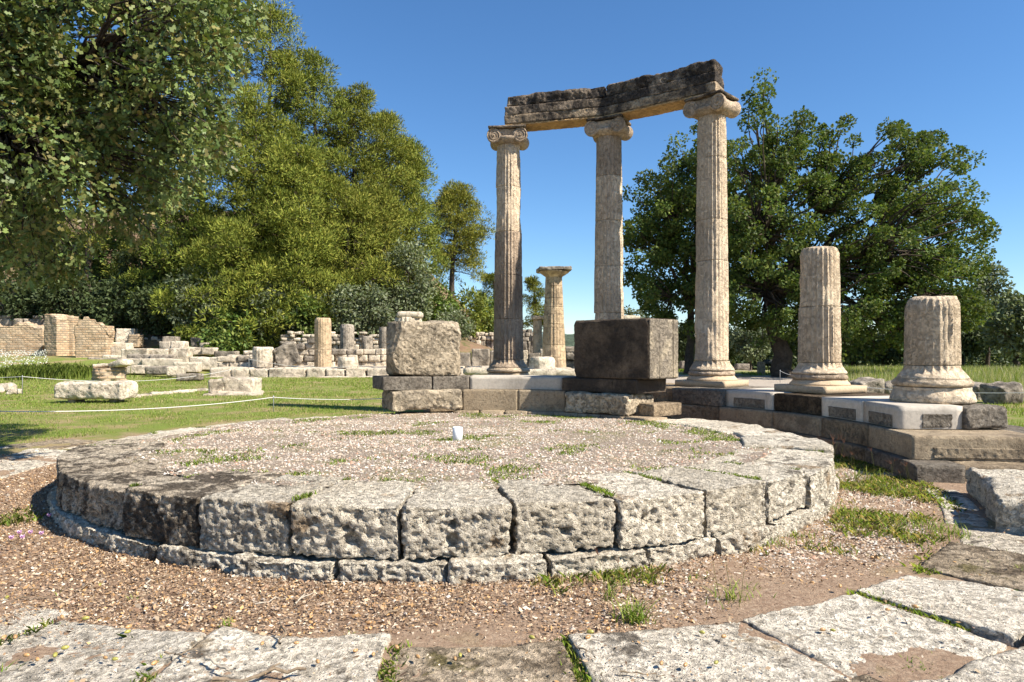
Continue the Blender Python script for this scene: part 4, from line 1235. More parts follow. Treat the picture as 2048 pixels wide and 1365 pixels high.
def broad_tree(name, label, base, clumps, seed, leaf, npc, size, mat, pal, trunk_r, bark, fork=.3, shape=RHO, wid=1.0, clump_flat=.8, group=None, trunk_top=None, upbias=.6, cat='tree', lean=(0, 0), sides=7, twig=.15):
    """clumps: (n,4) world centres and radii"""
    rng = np.random.default_rng(seed)
    C = np.array(clumps, float)
    root = thing(name, base, label, cat, group)
    cen = C[:, :3].mean(0)
    top = trunk_top if trunk_top is not None else np.array([base[0] + lean[0], base[1] + lean[1], base[2] + (C[:, 2].max() - base[2]) * fork])
    parts = []
    tb = np.array(base, float) - np.array([0, 0, .25])
    n = 9
    t = np.linspace(0, 1, n)[:, None]
    path = tb * (1 - t) + np.array(top) * t + np.concatenate([np.zeros((1, 3)), rng.normal(size=(n - 2, 3)) * trunk_r * .25, np.zeros((1, 3))])
    rad = trunk_r * (1 - .35 * t[:, 0]) + trunk_r * .5 * np.exp(-t[:, 0] * 9)
    parts.append(tube_data(path, rad, 12))
    # main limbs: to group centres, then twigs to every clump
    K = max(3, min(11, len(C) // 12))
    gi = rng.choice(len(C), K, replace=False)
    gc = C[gi, :3]
    for _ in range(4):
        d = ((C[:, None, :3] - gc[None]) ** 2).sum(-1); lab = d.argmin(1)
        for k in range(K):
            if (lab == k).any(): gc[k] = C[lab == k, :3].mean(0)
    for k in range(K):
        mid = np.array(top) * .35 + gc[k] * .65
        h = rng.uniform(.75, 1.0)
        st = tb * (1 - h) + np.array(top) * h
        parts.append(limb(st, mid, trunk_r * .5, trunk_r * .26, rng, 8, 8, .08, .06))
        for ci in np.where(lab == k)[0]:
            parts.append(limb(mid, C[ci, :3], trunk_r * twig, trunk_r * twig * .25, rng, 4, 5, .10, .04))
    V, Q = join(parts)
    mk('trunk', V, Q, bark, root, smooth=True)
    # leaves
    n = npc * len(C)
    ci = np.repeat(np.arange(len(C)), npc)
    b = ball(n, rng)
    P = C[ci, :3] + b * C[ci, 3:4] * np.array([1, 1, clump_flat])
    out = unit(b + .5 * unit(P - cen))
    D = unit(out + rng.normal(size=(n, 3)) * .7 + np.array([0, 0, -.25]))
    N = unit(rng.normal(size=(n, 3)) * .8 + np.array([0, 0, upbias]) + out * .5)
    V, Q = leaf_mesh(P, D, N, size * rng.uniform(.65, 1.3, n), shape, wid)
    pal = np.array(pal)
    w = rng.uniform(0, 1, n)
    c = pal[rng.integers(0, len(pal), n)] * rng.uniform(.75, 1.25, (n, 1))
    ct = rng.uniform(.7, 1.25, len(C))[ci][:, None]
    col = np.repeat(c * ct, len(shape), 0)
    mk('crown', V, Q, mat, root, color=col)
    return root

def in_poly(x, y, poly):
    poly = np.array(poly, float)
    r = np.zeros(len(x), bool)
    j = len(poly) - 1
    for i in range(len(poly)):
        xi, yi = poly[i]; xj, yj = poly[j]
        c = ((yi > y) != (yj > y)) & (x < (xj - xi) * (y - yi) / (yj - yi + 1e-9) + xi)
        r ^= c
        j = i
    return r

OAKPAL = [(.072, .112, .024), (.09, .135, .029), (.108, .152, .034), (.074, .118, .03), (.138, .165, .036), (.12, .138, .04)]
OAKNEAR = [(.095, .14, .034), (.12, .165, .045), (.15, .195, .055), (.08, .12, .028), (.18, .21, .065), (.19, .17, .055)]
# -- oak whose boughs hang in at the upper left; its trunk stands outside the picture
rng = np.random.default_rng(5)
poly = [(-420, 640), (0, 600), (50, 580), (150, 575), (185, 520), (205, 450), (280, 470), (325, 490), (345, 430), (420, 335), (455, 310), (455, 180), (480, 110), (520, 40), (590, 8), (600, -100), (560, -420), (-420, -420)]
cl = []
while len(cl) < 1150:
    x, y = rng.uniform(-420, 600, 1), rng.uniform(-420, 620, 1)
    if not in_poly(x, y, poly)[0]: continue
    x, y = x[0], y[0]
    if 190 < x < 330 and 360 < y < 480 and rng.random() < .4: continue
    if (x < -60 or y < -60) and rng.random() < .82: continue
    if x > 500 and rng.random() < .72: continue
    Y = rng.uniform(7.0, 10.8)
    bc = np.array([px(x, Y), Y, pz(y, Y)])
    for q in range(int(rng.integers(5, 12))):
        d = ball(1, rng)[0] * np.array([.34, .34, .48])
        p_ = bc + d
        if in_poly(np.array([p_[0] / p_[1] * F + 1024]), np.array([701 - (p_[2] - CAMZ) / p_[1] * F]), poly)[0]:
            cl.append((*p_, rng.uniform(.10, .22)))
hang = broad_tree('oak_tree', 'oak with lobed leaves whose boughs hang into the upper left corner', (-9.2, 9.4, gz1(-9.2, 9.4)), cl, 31, 'oak', 42, .086, M['oak_near'], OAKNEAR, .42, M['bark'],
                  shape=OAK, trunk_top=np.array([-8.0, 9.0, 5.2]), clump_flat=1.5, upbias=.25, twig=.05)

# -- spreading oak behind the colonnade on the right
def lobes_to_clumps(lobes, Y0, n, rng, depth=1.0, r=(.45, .8)):
    w = np.array([l[2] ** 2 for l in lobes], float); w /= w.sum()
    out = []
    for _ in range(n):
        lx, ly, lr = lobes[rng.choice(len(lobes), p=w)]
        b = ball(1, rng)[0]
        b = b * rng.uniform(.95, 1.2)
        x = lx + b[0] * lr; y = ly + b[2] * lr
        Yd = Y0 + b[1] * lr / F * Y0 * depth + rng.normal() * 1.2
        out.append((px(x, Yd), Yd, pz(y, Yd), rng.uniform(*r)))
    return out
rng = np.random.default_rng(8)
L1 = [(1530, 205, 42), (1545, 280, 70), (1480, 330, 70), (1610, 330, 80), (1690, 330, 75), (1790, 320, 70), (1840, 300, 45), (1870, 370, 80), (1935, 350, 38), (1900, 460, 85), (1910, 550, 60),
      (1560, 430, 130), (1700, 450, 130), (1810, 500, 110), (1560, 560, 110), (1690, 600, 110), (1820, 600, 90), (1900, 610, 60), (1480, 480, 90), (1950, 590, 45), (1640, 640, 80), (1760, 660, 60), (1490, 600, 60), (1530, 650, 45), (1840, 655, 50)]
Yo = 36.5
broad_tree('oak_tree', 'large spreading oak with dark leaning trunk behind the broken shaft', (px(1572, Yo), Yo, gz1(px(1572, Yo), Yo)), lobes_to_clumps(L1, Yo, 760, rng, 1.0, (.32, .68)), 41, 'q', 136, .155, M['oak_leaf'],
           OAKPAL, .50, M['bark'], shape=RHO, wid=1.5, trunk_top=np.array([px(1540, Yo), Yo + .5, pz(560, Yo)]))
L2 = [(1400, 300, 45), (1380, 360, 75), (1310, 400, 55), (1300, 470, 60), (1380, 450, 90), (1430, 540, 80), (1330, 545, 75), (1285, 560, 45), (1400, 620, 60), (1310, 610, 45), (1440, 400, 70)]
Yq = 41.0
broad_tree('oak_tree', 'oak with thin trunk between the middle and right tall columns', (px(1378, Yq), Yq, gz1(px(1378, Yq), Yq)), lobes_to_clumps(L2, Yq, 340, rng, 1.0, (.35, .7)), 43, 'q', 126, .165, M['oak_leaf'],
           OAKPAL, .28, M['bark'], shape=RHO, wid=1.5, trunk_top=np.array([px(1385, Yq), Yq + .3, pz(600, Yq)]))

# -- pines on the hill
PINE = [(.145, .185, .028), (.185, .22, .034), (.215, .24, .04), (.12, .155, .028), (.24, .245, .045)]
def pine(label, x, ytop, Y, rc, seed, crown_from=.3, pal=PINE, npc=190, nb=70, zb=None, trunk=.28, grp='pines on the hill', name='pine_tree', lean=0.0, nl=.31):
    rng = np.random.default_rng(seed)
    X = px(x, Y)
    z0 = gz1(X, Y) if zb is None else zb
    H = pz(ytop, Y) - z0
    root = thing(name, (X, Y, z0), label, 'tree', grp)
    parts = []
    t = np.linspace(0, 1, 10)
    path = np.stack([X + lean * t + .2 * np.sin(t * 5 + seed), Y + .2 * np.cos(t * 4 + seed), z0 - .3 + (H + .1) * t], -1)
    parts.append(tube_data(path, trunk * (1 - .85 * t) + .02, 9))
    C = []
    # rounded boughs, each carrying a dozen small pads of needles on its outer side
    nl_b = max(7, nb // 4)
    for k in range(nl_b):
        e = (k + rng.uniform(.1, .9)) / nl_b
        e = e ** .85
        h = crown_from + (1 - crown_from) * e
        env = rc * (1 - .78 * e ** 2.2) * (.62 + .38 * min(1, e * 3.5))
        lr = min(env * .62 + .35, rng.uniform(1.3, 2.3)) * min(1, rc / 3.2)
        a = k * 2.4 + rng.uniform(-.5, .5)
        rr = max(0, env - lr * .75) * rng.uniform(.35, 1.05)
        cz = z0 + H * h - lr * .55
        cb = np.array([X + lean * h + rr * math.cos(a), Y + rr * math.sin(a), cz])
        h2 = max(crown_from * .8, h - rr / H * .6 - .04)
        st = np.array([np.interp(h2, t, path[:, 0]), np.interp(h2, t, path[:, 1]), z0 + H * h2])
        parts.append(limb(st, cb, .10, .035, rng, 5, 5, .08, -.03))
        od = np.array([math.cos(a), math.sin(a), .55])
        for q in range(9):
            d = unit((rng.normal(size=3) + od * .55)[None])[0] * np.array([1.15, 1.15, .8])
            tip = cb + d * lr * rng.uniform(.72, 1.0)
            C.append((*tip, rng.uniform(.55, .98) * min(1, rc / 3.0)))
            if q % 2 == 0: parts.append(limb(cb, tip, .03, .012, rng, 4, 4, .08, 0))
    V, Q = join(parts)
    mk('trunk', V, Q, M['bark_pine'], root, smooth=True)
    C = np.array(C)
    n = npc * len(C)
    ci = np.repeat(np.arange(len(C)), npc)
    b = ball(n, rng)
    # dense pads: needles sit on the shell of each pad, mostly its upper side
    b = unit(b + np.array([0, 0, .12])) * rng.uniform(.45, 1.05, (n, 1)) ** .8 * (1 + .28 * vnoise(b * 2.6 + C[ci, :3], seed))[:, None]
    P = C[ci, :3] + b * C[ci, 3:4] * np.array([1.15, 1.15, .8])
    D = unit(b * 1.1 + np.array([0, 0, .45]) + rng.normal(size=(n, 3)) * .35)
    N = unit(rng.normal(size=(n, 3)) * .6 + b * .6 + np.array([.1, -.1, .5]))
    V, Q = leaf_mesh(P, D, N, nl * rng.uniform(.5, 1.15, n), NEE, .30)
    pal = np.array(pal)
    pal = pal * rng.uniform(.72, 1.05) * np.array([rng.uniform(.98, 1.16), 1, 1])
    c = pal[rng.integers(0, len(pal), n)] * rng.uniform(.8, 1.2, (n, 1)) * rng.uniform(.85, 1.15, len(C))[ci][:, None]
    mk('crown', V, Q, M['needle'], root, color=np.repeat(c, 3, 0))
    return root
for k, (x, yt, Y, rc, lab) in enumerate([
    (535, 5, 56, 4.6, 'tallest pine on the hill, beside the hanging oak boughs'),
    (625, 105, 58, 4.4, 'tall pine second from the top of the sloping tree line'),
    (705, 170, 60, 4.2, 'tall pine third from the top of the sloping tree line'),
    (768, 225, 62, 3.8, 'tall pine fourth from the top of the sloping tree line'),
    (818, 285, 65, 3.2, 'pine at the lower right end of the sloping tree line'),
    (590, 290, 52.5, 4.6, 'broad lower pine in front, under the second tall pine'),
    (505, 210, 52, 4.8, 'broad lower pine in front, just right of the oak boughs'),
    (690, 365, 54.5, 4.2, 'lower pine in front of the third tall pine'),
    (765, 385, 58, 3.4, 'lower pine in front of the fourth tall pine'),
    (600, 430, 51.0, 3.6, 'low pine at the hill foot above the olive bushes'),
    (470, 440, 50.6, 4.0, 'low dense pine at the hill foot, left of the other low one'),
    (410, 60, 57, 5.0, 'pine mostly hidden by the right edge of the hanging oak boughs'),
    (300, 150, 55, 5.0, 'pine seen through gaps in the middle of the hanging oak boughs'),
    (180, 180, 56, 5.0, 'pine seen through gaps in the left half of the hanging oak boughs'),
    (60, 200, 57, 5.0, 'pine behind the left edge of the hanging oak boughs'),
    (370, 390, 52, 4.0, 'dark pine under the tip of the hanging oak boughs')]):
    pine(lab, x, yt, Y, rc * 1.15, 60 + k, .12 if yt < 250 else .06, nb=(112 if yt < 300 else 72) if x > 415 else 56, npc=165 if x > 415 else 130)
pine('lone pine with bare dark trunk right of the hill trees', 905, 372, 72, 4.0, 91, .44, nb=92, npc=170, zb=gz1(px(885, 72), 72), lean=.4, trunk=.36)
pine('small far pine just left of the left tall column', 985, 545, 88, 2.6, 92, .25, nb=34, npc=150)
pine('small far pine between the left tall column and the yellow column', 1068, 556, 95, 2.3, 93, .35, nb=34, npc=150)

OLIVE = [(.14, .165, .085), (.17, .195, .11), (.12, .145, .065), (.20, .215, .13), (.135, .17, .065)]
BUSHY = [(.10, .16, .03), (.13, .185, .036), (.09, .14, .03), (.17, .20, .045)]
DARK = [(.05, .07, .025), (.06, .085, .03), (.075, .095, .035)]  # shade under the trees put into leaf colour; also used for plain dark trees
def bush(label, x, yt, Y, rpx, seed, pal, name='olive_bush', zb=None, size=.30, npc=46, cat='bush', trunk=.10, shape=SLV, wid=1.5, group='bushes below the hill', crown_lo=0.08, n=None):
    rng = np.random.default_rng(seed)
    X = px(x, Y); z0 = gz1(X, Y) if zb is None else zb
    H = pz(yt, Y) - z0
    r = rpx / F * Y
    C = []
    n = n or int(30 + 12 * r * H ** .5)
    for _ in range(n):
        b = ball(1, rng)[0]
        e = crown_lo + (1 - crown_lo) * (b[2] * .5 + .5)
        C.append((X + b[0] * r * .92, Y + b[1] * r * .8, z0 + H * e - .3, rng.uniform(.38, .75) * min(1, r / 2 + .3)))
    return broad_tree(name, label, (X, Y, z0), C, seed, 'o', npc, size, M['olive_leaf'], pal, trunk, M['bark'], shape=shape, wid=wid, fork=.25, group=group, cat=cat, upbias=.4)
for k, (x, yt, Y, r, pal, lab) in enumerate([
    (395, 525, 49.5, 72, OLIVE, 'tall olive bush with feathery top at the hill foot, leftmost of the pale ones'),
    (468, 610, 48.6, 60, BUSHY, 'green bush hanging over the bank above the two small blocks'),
    (545, 545, 50.0, 66, OLIVE, 'olive bush in the middle of the bank'),
    (615, 575, 49.8, 52, BUSHY, 'yellowish green bush left of the tallest temple stump'),
    (690, 550, 51.0, 62, OLIVE, 'rounded pale olive bush above the tallest temple stump'),
    (745, 565, 51.5, 48, OLIVE, 'rounded pale olive bush behind the medium temple stump'),
    (815, 476, 55.0, 62, OLIVE, 'tall rounded olive tree above the large buff block'),
    (938, 572, 64.0, 46, PINE, 'olive green shrub below the lone pine'),
    (885, 600, 62.0, 36, BUSHY, 'low green shrub at the foot of the lone pine'),
    (985, 590, 68.0, 34, BUSHY, 'shrub left of the left tall column beyond the terrace'),
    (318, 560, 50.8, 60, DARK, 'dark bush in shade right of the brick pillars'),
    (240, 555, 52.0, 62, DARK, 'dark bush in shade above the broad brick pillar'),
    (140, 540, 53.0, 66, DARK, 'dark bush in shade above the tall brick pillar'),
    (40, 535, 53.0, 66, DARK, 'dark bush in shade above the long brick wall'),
    (440, 655, 47.6, 44, BUSHY, 'bright green low bush spilling over the bank'),
    (385, 640, 48.2, 30, PINE, 'small yellow green bush at the left of the bank'),
    (905, 615, 57.0, 40, OLIVE, 'olive shrub on the slope between the buff block and the lone pine'),
    (865, 560, 60.0, 46, BUSHY, 'green shrub on the slope left of the lone pine trunk'),
    (440, 480, 53.5, 60, BUSHY, 'green shrub high on the bank under the oak boughs'),
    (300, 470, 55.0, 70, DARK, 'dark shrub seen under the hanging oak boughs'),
    (215, 440, 58.0, 62, BUSHY, 'green shrub on the hill seen below the hanging oak boughs'),
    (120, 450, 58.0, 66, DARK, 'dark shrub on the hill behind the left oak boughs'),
    (360, 420, 59.0, 60, BUSHY, 'green shrub high on the hill right of the oak boughs')]):
    bush(lab, x, yt, Y, r, 200 + k, pal)
# -- olives and far trees on the right
for k, (x, yt, Y, r, pal, lab) in enumerate([
    (1975, 520, 62, 52, OLIVE, 'tall pale olive rising behind the right end of the big oak'),
    (2035, 585, 52, 62, OLIVE, 'grey green olive cut by the right picture edge'),
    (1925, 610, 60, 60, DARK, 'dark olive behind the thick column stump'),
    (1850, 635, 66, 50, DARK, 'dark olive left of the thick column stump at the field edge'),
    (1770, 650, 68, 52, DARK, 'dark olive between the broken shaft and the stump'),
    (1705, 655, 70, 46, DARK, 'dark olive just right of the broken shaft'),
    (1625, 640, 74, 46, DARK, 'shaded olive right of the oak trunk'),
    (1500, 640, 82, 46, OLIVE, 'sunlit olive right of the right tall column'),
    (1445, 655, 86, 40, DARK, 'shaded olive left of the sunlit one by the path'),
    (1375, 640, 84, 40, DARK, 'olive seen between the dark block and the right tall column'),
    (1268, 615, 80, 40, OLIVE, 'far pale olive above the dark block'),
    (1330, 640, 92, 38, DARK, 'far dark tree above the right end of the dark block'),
    (1555, 660, 95, 40, OLIVE, 'far pale olive behind the oak trunk'),
    (2120, 560, 56, 60, DARK, 'dark olive outside the right picture edge')]):
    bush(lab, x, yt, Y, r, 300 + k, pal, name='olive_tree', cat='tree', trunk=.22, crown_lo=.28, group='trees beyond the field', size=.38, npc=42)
def hedge():
    rng = np.random.default_rng(400)
    n = 30000
    X = rng.uniform(16, 110, n); Y = 96 + rng.normal(size=n) * 2.2 + .05 * X
    Z = gz(X, Y) + rng.uniform(0, 1, n) * (3.2 + 1.6 * vnoise(np.stack([X * .2, Y * .1, X * 0], -1), 4))
    P = np.stack([X, Y, Z], -1)
    D = unit(rng.normal(size=(n, 3)) + np.array([0, -.3, .4])); N = unit(rng.normal(size=(n, 3)) + np.array([0, -.4, .6]))
    V, Q = leaf_mesh(P, D, N, rng.uniform(.35, .7, n), SLV, 1.8)
    c = np.array(DARK)[rng.integers(0, 3, n)] * rng.uniform(.8, 1.3, (n, 1))
    tag(mk('far_woodland', V, Q, M['olive_leaf'], color=np.repeat(c, 4, 0), origin=(0, 0, 0)), 'far belt of dark trees closing the field', 'woodland', kind='stuff')
hedge()
def far_hills():
    for k, (Y, h, x0, x1, col) in enumerate([(620, 22, -500, 900, (.10, .13, .085)), (900, 30, -700, 1200, (.13, .17, .16))]):
        nx, ny = 220, 14
        xs = np.linspace(x0, x1, nx); v = np.linspace(0, 1, ny)
        Xg, Vg = np.meshgrid(xs, v, indexing='ij')
        base = h * (.55 + .45 * np.sin(Xg / 130 + k * 2) + .2 * np.sin(Xg / 47 + k))
        P = np.stack([Xg.ravel(), (Y + Vg * 160).ravel(), (np.sin(Vg * math.pi) * base).ravel() - 3], -1)
        P[:, 2] += 2.2 * fbm(P, .09, 3, k)
        idx = np.arange(nx * ny).reshape(nx, ny)
        Q = np.stack([idx[:-1, :-1], idx[1:, :-1], idx[1:, 1:], idx[:-1, 1:]], -1).reshape(-1, 4)
        t = NT('wooded_hill')
        c = t.ramp(t.noise(.12, 6, .7), [(.35, tuple(q * .6 for q in col)), (.65, tuple(q * 1.3 for q in col))])
        t.principled(c, .95, t.bump(t.noise(.3, 5, .7), 1.0, 4), .1)
        tag(mk('hill', P, Q, t.m, smooth=True, origin=(0, 0, 0)), kind='structure')
far_hills()

# ------------------------------------------------------------------ grasses, litter, small things
def blades(name, label, X, Y, Z, h, w, pal, rng, lean=.5, kind='stuff', cat='grass', tri=False):
    n = len(X)
    a = rng.uniform(0, 2 * math.pi, n)
    d = np.stack([np.cos(a), np.sin(a), np.zeros(n)], -1)
    s = np.stack([-np.sin(a), np.cos(a), np.zeros(n)], -1)
    B = np.stack([X, Y, Z], -1)
    ln = rng.uniform(.1, 1, n)[:, None] * lean * h[:, None]
    m = B + np.array([0, 0, 1]) * h[:, None] * .6 + d * ln * .35
    tip = B + np.array([0, 0, 1]) * h[:, None] * rng.uniform(.75, 1, n)[:, None] + d * ln
    ww = w[:, None] * .5
    if tri:
        V = np.stack([B - s * ww, B + s * ww, tip], 1).reshape(-1, 3)
        c = np.array(pal)[rng.integers(0, len(pal), n)] * rng.uniform(.75, 1.25, (n, 1))
        return V, np.arange(n)[:, None] * 3 + np.arange(3)[None], np.repeat(c, 3, 0)
    V = np.stack([B - s * ww, B + s * ww, m + s * ww * .8, tip, m - s * ww * .8], 1).reshape(-1, 3)
    Q = np.arange(n)[:, None] * 5 + np.arange(5)[None]
    c = np.array(pal)[rng.integers(0, len(pal), n)] * rng.uniform(.75, 1.25, (n, 1))
    return V, Q, np.repeat(c, 5, 0)
GRASS = [(.17, .255, .034), (.21, .29, .042), (.14, .22, .03), (.27, .31, .065), (.24, .27, .06)]
DRY = [(.46, .37, .20), (.40, .32, .16), (.33, .29, .11)]
rng = np.random.default_rng(17)
n = 150000
Y = 8.5 + 27 * rng.uniform(0, 1, n) ** 1.35
X = rng.uniform(-.80, -.10, n) * Y
rr = np.hypot(X - CX, Y - CY)
pn = fbm(np.stack([X, Y, X * 0], -1), .55, 5, 3, .65)
k = (rr > 7.05) & (rng.uniform(0, 1, n) < np.clip(.75 + 1.3 * pn, .12, 1)) & ~((X > px(740, 12) ) & (Y < 14.8))
X, Y = X[k], Y[k]
sc = np.maximum(1, Y / 11)
V, Q, c = blades('', '', X, Y, gz(X, Y) - .005, rng.uniform(.025, .06, len(X)) * sc ** .5, rng.uniform(.006, .012, len(X)) * sc, GRASS + GRASS + GRASS + DRY, rng, .9, tri=True)
tag(mk('grass', V, Q, M['blade'], color=c, origin=(0, 0, 0)), 'short green turf with dry patches left of the round building', 'grass', kind='stuff')
# tall field on the right
n = 42000
Y = 21 + 50 * rng.uniform(0, 1, n) ** 1.3
X = rng.uniform(.46, 1.0, n) * Y
k = (X / Y > .47 + .05 * np.sin(Y * .4)) & ~((Y < 26) & (X / Y < .64))
X, Y = X[k], Y[k]
V, Q, c = blades('', '', X, Y, gz(X, Y) - .01, rng.uniform(.3, .6, len(X)), rng.uniform(.015, .03, len(X)) * Y / 24, [(.17, .24, .035), (.14, .21, .03), (.24, .28, .06), (.45, .40, .27), (.36, .34, .18)], rng, .45, tri=True)
tag(mk('tall_grass', V, Q, M['blade'], color=c, origin=(0, 0, 0)), 'tall grass with pale seed heads in the field at the right', 'grass', kind='stuff')
n = 14000
Y = rng.uniform(38, 75, n); X = rng.uniform(.22, .46, n) * Y
k = fbm(np.stack([X, Y, X * 0], -1), .12, 2, 8) > .1
X, Y = X[k], Y[k]
V, Q, c = blades('', '', X, Y, gz(X, Y), rng.uniform(.1, .22, len(X)), rng.uniform(.03, .06, len(X)), GRASS, rng, .6)
tag(mk('grass', V, Q, M['blade'], color=c, origin=(0, 0, 0)), 'bright grass patches beside the path beyond the columns', 'grass', kind='stuff')
n = 14000
Y = rng.uniform(11, 25, n); X = rng.uniform(.60, 1.0, n) * Y
k = (np.hypot(X - CX, Y - CY) > 7.6) & (fbm(np.stack([X, Y, X * 0], -1), .5, 3, 12) > -.45)
X, Y = X[k], Y[k]
V, Q, c = blades('', '', X, Y, gz(X, Y), rng.uniform(.05, .13, len(X)), rng.uniform(.012, .022, len(X)), GRASS, rng, .8, tri=True)
tag(mk('grass', V, Q, M['blade'], color=c, origin=(0, 0, 0)), 'bright grass beyond the right end of the platform', 'grass', kind='stuff')
# tall weeds by the brick pillars, with small white flowers
n = 5200
a = rng.normal(size=(n, 2)); Y = 34.5 + a[:, 1] * .9; X = px(82, 34.5) + a[:, 0] * 1.3
V, Q, c = blades('', '', X, Y, gz(X, Y), rng.uniform(.25, .65, n), rng.uniform(.02, .04, n), [(.16, .21, .03), (.20, .24, .05), (.12, .17, .03)], rng, .5)
tag(mk('weed_clump', V, Q, M['blade'], color=c, origin=(0, 0, 0)), 'tall bright green weeds in front of the brick pillars', 'weeds', kind='stuff')
n = 900
Y = rng.uniform(36, 45, n); X = px(rng.uniform(-40, 95, n), Y)
Z = gz(X, Y) + rng.uniform(.15, .4, n)
V, Q = leaf_mesh(np.stack([X, Y, Z], -1), rng.normal(size=(n, 3)), rng.normal(size=(n, 3)) + np.array([0, -1, 1]), rng.uniform(.04, .09, n), RHO, 1.6)
tag(mk('white_flowers', V, Q, M['blade'], color=np.tile(np.array([[.7, .7, .66]]), (len(V), 1)), origin=(0, 0, 0)), 'small white flowers before the long brick wall', 'flowers', kind='stuff')

# low weeds between the gravel, in joints and around the ring
def sprigs(n, fx, rng, h=(.012, .04), w=(.004, .010), pal=GRASS):
    X, Y, Z = fx(n)
    return blades('', '', X, Y, Z, rng.uniform(*h, len(X)), rng.uniform(*w, len(X)), pal, rng, 1.1)
def f_gravel(n):
    rad = 3.35 * np.sqrt(rng.uniform(0, 1, n)); a = rng.uniform(0, 2 * math.pi, n)
    X = CX + rad * np.cos(a); Y = CY + rad * np.sin(a)
    p = fbm(np.stack([X, Y, X * 0], -1), 1.6, 4, 33, .7)
    edge = sstep(2.7, 3.3, rad) * .35 + .22 * sstep(.5, 2.5, X)
    k = p + edge > .62 + rng.uniform(-.12, .3, n)
    X, Y = X[k], Y[k]
    return X, Y, plane_z(X, Y) + .02 * fbm(np.stack([X, Y, X * 0], -1), 1.2, 3, 3)
V, Q, c = sprigs(60000, f_gravel, rng)
tag(mk('low_weeds', V, Q, M['blade'], color=c, origin=(0, 0, 0)), 'low green weeds scattered over the gravel floor', 'weeds', kind='stuff')
def f_annulus(n):
    a = rng.uniform(-2.9, .25, n); rad = rng.uniform(4.28, 5.25, n)
    X = CX + rad * np.cos(a); Y = CY + rad * np.sin(a)
    p = fbm(np.stack([X, Y, X * 0], -1), 1.4, 4, 35, .65)
    k = p + 1.0 * sstep(1.4, 3.4, X) * sstep(2.5, 4.5, Y) > .92 + rng.uniform(-.2, .35, n)
    X, Y = X[k], Y[k]
    return X, Y, X * 0 + .0
V, Q, c = sprigs(60000, f_annulus, rng, (.015, .07), (.004, .009), GRASS + DRY)
tag(mk('low_weeds', V, Q, M['blade'], color=c, origin=(0, 0, 0)), 'low weeds and dry grass between the ring and the outer slabs', 'weeds', kind='stuff')
def f_joint(n):
    th = np.array([s[0] for s in SLAB])[rng.integers(0, len(SLAB), n)]
    keep = (th > -160)
    a = np.radians(th) + rng.normal(size=n) * .006; rad = rng.uniform(5.2, 6.6, n)
    X = CX + rad * np.cos(a); Y = CY + rad * np.sin(a)
    p = fbm(np.stack([X, Y, X * 0], -1), 2.2, 3, 36)
    k = keep & (p > .0)
    X, Y = X[k], Y[k]
    return X, Y, X * 0 + .015
def f_ringjoint(n):
    th = np.array(joints)[rng.integers(0, len(joints), n)]
    a = np.radians(th) + rng.normal(size=n) * .004; rad = rng.uniform(3.3, 4.12, n)
    X = CX + rad * np.cos(a); Y = CY + rad * np.sin(a)
    k = fbm(np.stack([X, Y, X * 0], -1), 2.5, 3, 39) > .05
    X, Y = X[k], Y[k]
    return X, Y, .485 - .026 * (Y - 4.3) - .012
V, Q, c = sprigs(9000, f_ringjoint, rng, (.012, .04), (.004, .008))
tag(mk('joint_weeds', V, Q, M['blade'], color=c, origin=(0, 0, 0)), 'small weeds growing in the joints on top of the ring', 'weeds', kind='stuff')
V, Q, c = sprigs(16000, f_joint, rng, (.015, .05), (.004, .009))
tag(mk('joint_weeds', V, Q, M['blade'], color=c, origin=(0, 0, 0)), 'green weeds growing in the joints of the outer slabs', 'weeds', kind='stuff')

# leaf litter and pebbles on the bare ground in front
CHIP = np.array([(0, 0), (.45, .34), (1, .05), (.55, -.33)])
n = 140000
a = rng.uniform(-3.25, -.15, n); rad = np.where(rng.uniform(0, 1, n) < .94, rng.uniform(4.2, 5.35, n), rng.uniform(5.3, 6.6, n))
X = CX + rad * np.cos(a); Y = CY + rad * np.sin(a)
leafy_part = sstep(2.2, .2, X)
k = rng.uniform(0, 1, n) < (.28 + .72 * leafy_part) * np.clip(.95 + .6 * fbm(np.stack([X, Y, X * 0], -1), 1.7, 3, 71), .35, 1)
X, Y, rad = X[k], Y[k], rad[k]
n = len(X)
P = np.stack([X, Y, .006 + rng.uniform(0, .014, n) + np.where(rad > 5.35, .05, 0)], -1)
D = unit(rng.normal(size=(n, 3)) * np.array([1, 1, .35])); N = unit(rng.normal(size=(n, 3)) * .55 + np.array([0, 0, 1.0]))
V, Q = leaf_mesh(P, D, N, np.clip(rng.lognormal(math.log(.0145), .45, n), .005, .055), CHIP, .8)
pal = np.array([(.31, .205, .13), (.40, .28, .175), (.23, .145, .09), (.50, .38, .25), (.45, .27, .12), (.16, .10, .065), (.58, .47, .35), (.36, .23, .13), (.22, .15, .10)])
c = pal[rng.integers(0, len(pal), n)] * rng.uniform(.7, 1.25, (n, 1))
tag(mk('leaf_litter', V, Q, M['chip'], color=np.repeat(c, 4, 0), origin=(0, 0, 0)), 'dry brown leaf litter covering the ground before the ring', 'leaf litter', kind='stuff')
n = 38000
a = rng.uniform(-3.1, .2, n); rad = rng.uniform(4.2, 5.4, n)
X = CX + rad * np.cos(a); Y = CY + rad * np.sin(a)
k = rng.uniform(0, 1, n) < .10 + .90 * sstep(-.4, 2.4, X)
P = np.stack([X[k], Y[k], np.full(k.sum(), .006)], -1)
tag(pebbles('loose_gravel', P, np.clip(rng.lognormal(math.log(.009), .5, len(P)), .003, .035), PEB, rng, M['pebble'], .55), 'loose pale pebbles on the ground right of the ring', 'gravel', kind='stuff')

